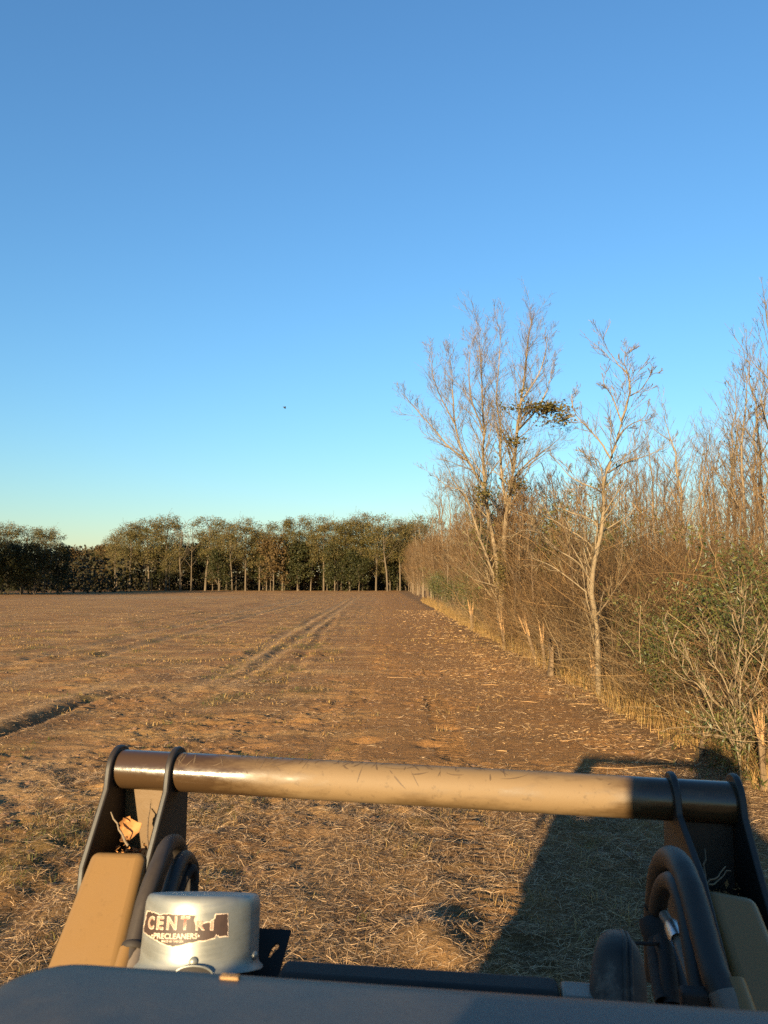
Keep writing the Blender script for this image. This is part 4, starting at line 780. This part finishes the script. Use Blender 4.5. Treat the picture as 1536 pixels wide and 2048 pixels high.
mb = MB(); k2 = 40; aa2 = np.arange(k2) / k2 * 2 * np.pi; V = np.stack([cyl(aa2, np.full(k2, rad * r), np.full(k2, z)) for r, z in ((.9, HH * .94), (.88, HH * 1.2), (.6, HH * 1.4), (.6, HH * 2.6))]); mb.add(V.reshape(-1, 3), np.concatenate([np.stack([i * k2 + np.arange(k2), i * k2 + (np.arange(k2) + 1) % k2, (i + 1) * k2 + (np.arange(k2) + 1) % k2, (i + 1) * k2 + np.arange(k2)], 1) for i in range(3)])); part('intake_neck', mb, M['rubber'], pc)
# torn sticker: crop pixels (250,1750)+(x,y)*.2279 -> cylinder angle and drop
def dcl(x, y):
    px, py = 250 + x * .2279, 1750 + y * .2279; u = (px - 407.5) / 110.5; an = math.asin(max(-.999, min(.999, u))); return an, (py - 1796) / 140 * HH - .004 * (1 - abs(u))
outer = [(238, 326), (300, 336), (345, 350), (420, 345), (520, 350), (610, 358), (640, 362), (628, 400), (640, 440), (700, 425), (745, 412), (780, 392), (784, 350), (840, 346), (889, 346), (895, 430), (902, 530), (830, 540), (802, 520), (800, 548), (700, 575), (600, 585), (545, 602), (480, 612), (440, 605), (370, 585), (345, 565), (290, 540), (240, 515), (216, 500), (224, 420)]
def decal(name, poly, r, mt):
    """polygon in crop pixels laid on the can, triangulated and subdivided so it follows the curve"""
    bm = bmesh.new(); vs = [bm.verts.new((x, -y, 0)) for x, y in poly]; bm.faces.new(vs); bmesh.ops.triangulate(bm, faces=bm.faces[:])
    for c_ in range(230, 900, 25): bmesh.ops.bisect_plane(bm, geom=bm.verts[:] + bm.edges[:] + bm.faces[:], plane_co=(c_, 0, 0), plane_no=(1, 0, 0))
    for v in bm.verts:
        an, dn = dcl(v.co.x, -v.co.y); v.co = cyl(an, r, dn)
    bmesh.ops.recalc_face_normals(bm, faces=bm.faces[:]); me = bpy.data.meshes.new(name); bm.to_mesh(me); bm.free(); return link(name, me, mt, pc)
rng2 = random.Random(3); rough_o = []
for i in range(len(outer)):
    a_, b_ = outer[i], outer[(i + 1) % len(outer)]
    for s_k in range(4): u = s_k / 4; rough_o.append((a_[0] + (b_[0] - a_[0]) * u + rng2.uniform(-3, 3), a_[1] + (b_[1] - a_[1]) * u + rng2.uniform(-4, 4)))
cx_, cy_ = 560, 470
decal('torn_sticker', rough_o, rad * 1.0085, M['decal_edge'])
import mathutils
inner = []
for i, (x, y) in enumerate(rough_o):
    xp, yp = rough_o[i - 1]; xn, yn = rough_o[(i + 1) % len(rough_o)]; tx, ty = xn - xp, yn - yp; L = math.hypot(tx, ty) + 1e-6; kx = 7 + rng2.uniform(-3, 2); inner.append((x - ty / L * kx, y + tx / L * kx))
decal('sticker_print', inner, rad * 1.0115, M['decal'])
def text_on_can(name, body, x0, x1, y0, y1, mt, r, bold=0.0):
    cu = bpy.data.curves.new(name, 'FONT'); cu.body = body; cu.resolution_u = 4; cu.offset = bold; ob = bpy.data.objects.new(name, cu); COL.objects.link(ob); bpy.context.view_layer.update()
    me = bpy.data.meshes.new_from_object(ob.evaluated_get(bpy.context.evaluated_depsgraph_get())); bpy.data.objects.remove(ob); bpy.data.curves.remove(cu)
    bm = bmesh.new(); bm.from_mesh(me); xsv = [v.co.x for v in bm.verts]; ysv = [v.co.y for v in bm.verts]; ax0, ax1, ay0, ay1 = min(xsv), max(xsv), min(ysv), max(ysv)
    bmesh.ops.triangulate(bm, faces=bm.faces[:])
    for v in bm.verts:
        x = x0 + (v.co.x - ax0) / (ax1 - ax0) * (x1 - x0); y = y1 - (v.co.y - ay0) / (ay1 - ay0) * (y1 - y0) + (x - x0) * .012; an, dn = dcl(x, y); v.co = cyl(an, r, dn)
    bm.to_mesh(me); bm.free(); me.name = name; return link(name, me, mt, pc)
for ch, xa, xb in (('C', 262, 312), ('E', 333, 388), ('N', 414, 492), ('T', 522, 590), ('R', 640, 712), ('I', 752, 778)):
    text_on_can('sticker_letter', ch, xa, xb, 368 if ch not in 'RI' else 404, 476 if ch not in 'RI' else 484, M['decal_white'], rad * 1.0140, .035); text_on_can('sticker_letter', ch, xa + 3, xb - 5, 374 if ch not in 'RI' else 408, 470 if ch not in 'RI' else 478, M['decal_red'], rad * 1.0155, .012)
text_on_can('sticker_lettering', '\u2022PRECLEANERS\u2022', 298, 676, 502, 546, M['decal_white'], rad * 1.0145, .012)
text_on_can('sticker_lettering', 'MADE IN THE USA', 385, 555, 556, 574, M['decal_white'], rad * 1.0145, .008)
# perforated bracket beside the precleaner
Q = [pm(505, 1858, 1.42), pm(583, 1862, 1.42), pm(555, 1965, 1.36), pm(500, 1965, 1.36)]
def pq(u, v): q = np.array(Q); return (q[0] * (1 - u) + q[1] * u) * (1 - v) + (q[3] * (1 - u) + q[2] * u) * v
hole = [(.52, .55), (.60, .36), (.70, .27), (.80, .30), (.78, .40), (.66, .48), (.60, .56)]
bm = bmesh.new(); ov = [bm.verts.new(pq(u, v)) for u, v in ((0, 0), (1, 0), (1, 1), (0, 1))]; iv = [bm.verts.new(pq(u, v)) for u, v in hole]
es = [bm.edges.new((ov[i], ov[(i + 1) % 4])) for i in range(4)] + [bm.edges.new((iv[i], iv[(i + 1) % len(iv)])) for i in range(len(iv))]
bmesh.ops.triangle_fill(bm, edges=es, use_beauty=True); me = bpy.data.meshes.new('bracket_plate'); bm.to_mesh(me); bm.free(); o = link('bracket_plate', me, M['rubber'], LD); sm_ = o.modifiers.new('solid', 'SOLIDIFY'); sm_.thickness = .006
# guard bar with mesh and pale end
a_, b_ = pm(556, 1945, 1.22), pm(1120, 1982, 1.22); mb = MB(); box(mb, a_[0], b_[0], 1.205, 1.26, 1.60, a_[2] + .004); bevel(part('guard_bar', mb, M['rubber'], sm=False), .012, 4)
mb = MB(); xx = np.arange(a_[0] + .01, b_[0] - .01, .006); n = len(xx)
for dz in (.006, .012, .018, .024): P = np.stack([np.stack([xx, np.full(n, 1.2035), np.full(n, a_[2] - dz)], 1), np.stack([xx + .003, np.full(n, 1.2035), np.full(n, a_[2] - dz)], 1)], 1); tubes(mb, P, np.full((n, 2), .0016), 4)
o = part('guard_mesh', mb, M['chassis']); o['kind'] = 'stuff'
c_ = pm(1150, 1975, 1.22); mb = MB(); box(mb, b_[0] + .002, b_[0] + .075, 1.2, 1.25, 1.60, a_[2] + .003); bevel(part('guard_end', mb, M['steel'], sm=False), .006)
# exhaust outlet
EP = np.array([pm(1236, 2060, 1.20), pm(1236, 2000, 1.22), pm(1236, 1955, 1.24), pm(1236, 1925, 1.26), pm(1234, 1905, 1.30), pm(1232, 1898, 1.35), pm(1230, 1900, 1.40)]); P = smoothline(EP, 20)
mb = MB(); rr = np.interp(np.linspace(0, 1, 20), [0, .25, .5, .7, .85, 1], [.042, .041, .037, .031, .027, .025]); tubes(mb, P[None], rr[None], 28); ex = part('exhaust_outlet', mb, M['exhaust'], ang=80)
for off in (.35, .62):
    pts = []
    for i in range(1, 15):
        d = norm(P[i + 1] - P[i - 1]); s1 = norm(np.cross(d, [0, 0, 1.]) if abs(d[2]) < .9 else np.array([1., 0, 0])); s1 = s1 if s1[0] > 0 else -s1; n1 = np.cross(s1, d); n1 = n1 if n1[1] < 0 or n1[2] > 0 else -n1; pts.append(P[i] + rr[i] * (s1 * off * .8 + n1 * math.sqrt(max(0, 1 - (off * .8) ** 2))))
    mb = MB(); tubes(mb, np.array(pts)[None], np.full((1, len(pts)), .0028) * (1 + .3 * rng.random((1, len(pts)))), 6); part('weld_seam', mb, M['exhaust'], ex)
# hood: rounded-rectangle slab close to the viewer
HZ = 1.884; hx0, hx1, hy0, hy1 = -.462, .36, .06, .752; rc = .075
def rrect(x0, x1, y0, y1, r, n=8):
    out = []
    for cx, cy, a0 in ((x1 - r, y1 - r, 0), (x0 + r, y1 - r, 90), (x0 + r, y0 + r, 180), (x1 - r, y0 + r, 270)):
        for i in range(n): a = R_(a0 + 90 * i / (n - 1)); out.append((cx + r * math.cos(a), cy + r * math.sin(a)))
    return np.array(out)
mb = MB(); layers = []
for inset, dz in ((-.02, -.30), (-.012, -.10), (-.004, -.04), (.002, -.020), (.008, -.009), (.016, -.003), (.024, 0.0), (.036, .0012), (.12, .010), (.22, .014)):
    rr_ = max(.012, rc - min(inset, .06)); pr = rrect(hx0 + inset, hx1 - inset, hy0 + inset, hy1 - inset, rr_); layers.append(np.column_stack([pr, np.full(len(pr), HZ + dz)]))
k = len(layers[0]); V = np.concatenate(layers); j = np.arange(k); mb.add(V, np.concatenate([np.stack([i * k + j, i * k + (j + 1) % k, (i + 1) * k + (j + 1) % k, (i + 1) * k + j], 1) for i in range(len(layers) - 1)])); mb.add(layers[-1], j[None])
hood = part('hood', mb, M['hood'], ang=50)
# unseen shade blocker, chassis and tracks
def prism(name, prof, y0, y1, mt, parent=LD):
    P = np.array(prof); n = len(P); bm = bmesh.new(); A_ = [bm.verts.new((x, y0, z)) for x, z in P]; B_ = [bm.verts.new((x, y1, z)) for x, z in P]; bm.faces.new(A_); bm.faces.new(B_[::-1])
    for i in range(n): bm.faces.new((A_[i], B_[i], B_[(i + 1) % n], A_[(i + 1) % n]))
    bmesh.ops.recalc_face_normals(bm, faces=bm.faces[:]); me = bpy.data.meshes.new(name); bm.to_mesh(me); bm.free(); o = link(name, me, mt, parent); bevel(o, .015, 3); return o
shade_block = prism('shade_block', [(-1.03, .55), (.35, .55), (.35, 1.66), (.04, 1.74), (-.02, 1.80), (-.015, 2.07), (.09, 2.13), (.11, 2.30), (.04, 2.42), (-.14, 2.42), (-.215, 2.30), (-.22, 2.06), (-.30, 1.96), (-.66, 1.978), (-.735, 1.96), (-.785, 1.88), (-.83, 1.70), (-1.03, 1.60)], -.95, -.06, M['chassis'])  # unseen block, outline shaped to throw shade on tube, can and hood
mb = MB(); box(mb, -.80, .33, -.04, 1.15, .60, 1.565); bevel(part('engine_bay', mb, M['chassis'], sm=False), .03)
prism('shadow_filler', [(-1.02, .62), (-.82, .62), (-.82, 1.44), (-1.02, 1.44)], -.05, 1.12, M['chassis'])  # unseen block added to fill out the loader's ground shadow
for x0 in (-1.0, .25):
    pts = [(-1.3, .62), (-1.55, .45), (-1.6, .25), (-1.4, .03), (1.0, .03), (1.25, .22), (1.2, .45), (1.0, .60)]; P = smoothline(np.array([(0, a, b_) for a, b_ in pts + pts[:1]]), 41)[:, 1:]
    n = 40; V = np.concatenate([np.column_stack([np.full(n, x0), P[:40]]), np.column_stack([np.full(n, x0 + .36), P[:40]])]); mb = MB(); j = np.arange(n); mb.add(V, np.stack([j, (j + 1) % n, n + (j + 1) % n, n + j], 1)); mb.add(V[:n], j[None]); mb.add(V[n:], j[None, ::-1]); part('rubber_track', mb, M['rubber'])
# litter caught on the loader
def to_world(p): p = np.asarray(p); return p[..., :1] * rv + p[..., 1:2] * fv + np.array([0, 0, 1.]) * p[..., 2:3]
def loose(name, mb, mt, org, label, cat, group=None, sm=True):
    o = link(name, mb.mesh(name, sm), mt); o.location = to_world(org); o.rotation_euler = (0, 0, -YAW); return tag(o, label, cat, group)
def leafmesh(L, W_, curl, seed):
    r2 = np.random.default_rng(seed); mb = MB(); nu, nv = 9, 7; u, v = np.meshgrid(np.linspace(0, 1, nu), np.linspace(-1, 1, nv), indexing='ij'); wv = W_ * np.sin(np.pi * np.clip(u * .96 + .03, 0, 1)) ** .8 * (1 + .22 * np.sin(u * 19)); X_ = (u - .5) * L; Y_ = v * wv; Z_ = curl * (v * wv) ** 2 / W_ + .15 * curl * L * (u - .5) ** 2 * 4 + .05 * W_ * r2.normal(size=u.shape)
    V = np.stack([X_, Y_, Z_], -1).reshape(-1, 3); i = (np.arange(nu - 1)[:, None] * nv + np.arange(nv - 1)[None]).ravel(); q = np.stack([i, i + 1, i + nv + 1, i + nv], 1); mb.add(V, q); mb.add(V - np.array([0, 0, .0008]), q[:, ::-1]); return mb
o = loose('dry_leaf', leafmesh(.055, .024, .8, 1), M['dryleaf'], pm(266, 1662, 1.95), 'curled orange brown leaf lying in the pocket of the sunlit arm', 'leaf'); o.rotation_euler = (R_(50), R_(-35), .3)
o = loose('dry_leaf', leafmesh(.04, .014, .7, 2), M['dryleaf'], pm(252, 1646, 1.97), 'narrow dry leaf standing up behind the curled orange leaf', 'leaf'); o.rotation_euler = (R_(80), R_(-60), .3)
o = loose('dry_leaf', leafmesh(.032, .012, .6, 3), M['dryleaf'], pm(250, 1682, 1.92), 'small crumpled leaf under the curled orange leaf', 'leaf'); o.rotation_euler = (.2, .1, 1)
def twig(p, q, r, label, mt, bend=.004):
    a, b2 = pm(*p), pm(*q); t_ = np.linspace(0, 1, 7)[:, None]; P = a * (1 - t_) + b2 * t_ + rng.normal(size=(7, 3)) * bend; mb = MB(); tubes(mb, (P - a)[None], (r * np.linspace(1, .5, 7))[None], 6); loose('twig', mb, mt, a, label, 'twig')
twig((256, 1692, 1.90), (222, 1626, 1.93), .0035, 'grey twig leaning beside the curled orange leaf', M['bark_grey'], .001); twig((294, 1712, 1.90), (303, 1594, 1.99), .0028, 'upright brown twig in the pocket of the sunlit arm', M['bark_brown']); twig((1408, 1765, 1.84), (1411, 1700, 1.93), .003, 'upright twig in the pocket of the shaded arm', M['bark_brown'], .002)
twig((1415, 1768, 1.84), (1452, 1735, 1.88), .002, 'thin pale twig tip above the shaded tan arm', M['bark_pale'], .002); twig((1418, 1770, 1.84), (1462, 1742, 1.88), .0018, 'second pale twig crossing above the shaded tan arm', M['bark_pale'], .002)
mb = MB(); n = 260; C = np.stack([-.985 + .12 * rng.random(n), 1.89 + .13 * rng.random(n), 1.523 + .03 * rng.random(n) ** 2], 1); leaves(mb, C, .016 * (.5 + rng.random(n)), 0, .4)
o = link('leaf_crumbs', mb.mesh('leaf_crumbs', False), M['dryleaf']); o.rotation_euler = (0, 0, -YAW); tag(o, 'crumbled dry leaves filling the pocket of the sunlit arm', 'leaves', kind='stuff')
mb = MB(); n = 120; C = np.stack([.475 + .11 * rng.random(n), 1.82 + .2 * rng.random(n), 1.503 + .03 * rng.random(n) ** 2], 1); leaves(mb, C, .016 * (.5 + rng.random(n)), 0, .4)
o = link('leaf_crumbs', mb.mesh('leaf_crumbs', False), M['dryleaf']); o.rotation_euler = (0, 0, -YAW); tag(o, 'crumbled dry leaves in the pocket of the shaded arm', 'leaves', kind='stuff')
mb = MB(); box(mb, -.009, .009, -.004, .004, -.0025, .0025); o = loose('wood_splinter', mb, M['splinter'], pm(460, 1961, .722), 'orange wood splinter lying on the hood rim', 'splinter', sm=False); bevel(o, .0015, 2); o.location.z = HZ + .001

# ------------------------------------------------------------------ overall reflectance level of the painted, earthy and plant materials
LEVEL = (.95, .77, .64)
for m in bpy.data.materials:
    if m.name in ('spun_aluminium', 'zinc_fitting') or not m.use_nodes: continue
    nt = m.node_tree
    for nd in [n for n in nt.nodes if n.type in ('BSDF_PRINCIPLED', 'BSDF_TRANSLUCENT')]:
        k = nd.inputs[0]
        if k.links:
            src = k.links[0].from_socket; nt.links.new(mix(nt, 1.0, src, LEVEL, 'MULTIPLY'), k)
        else: k.default_value = tuple(c * l for c, l in zip(k.default_value[:3], LEVEL)) + (1,)
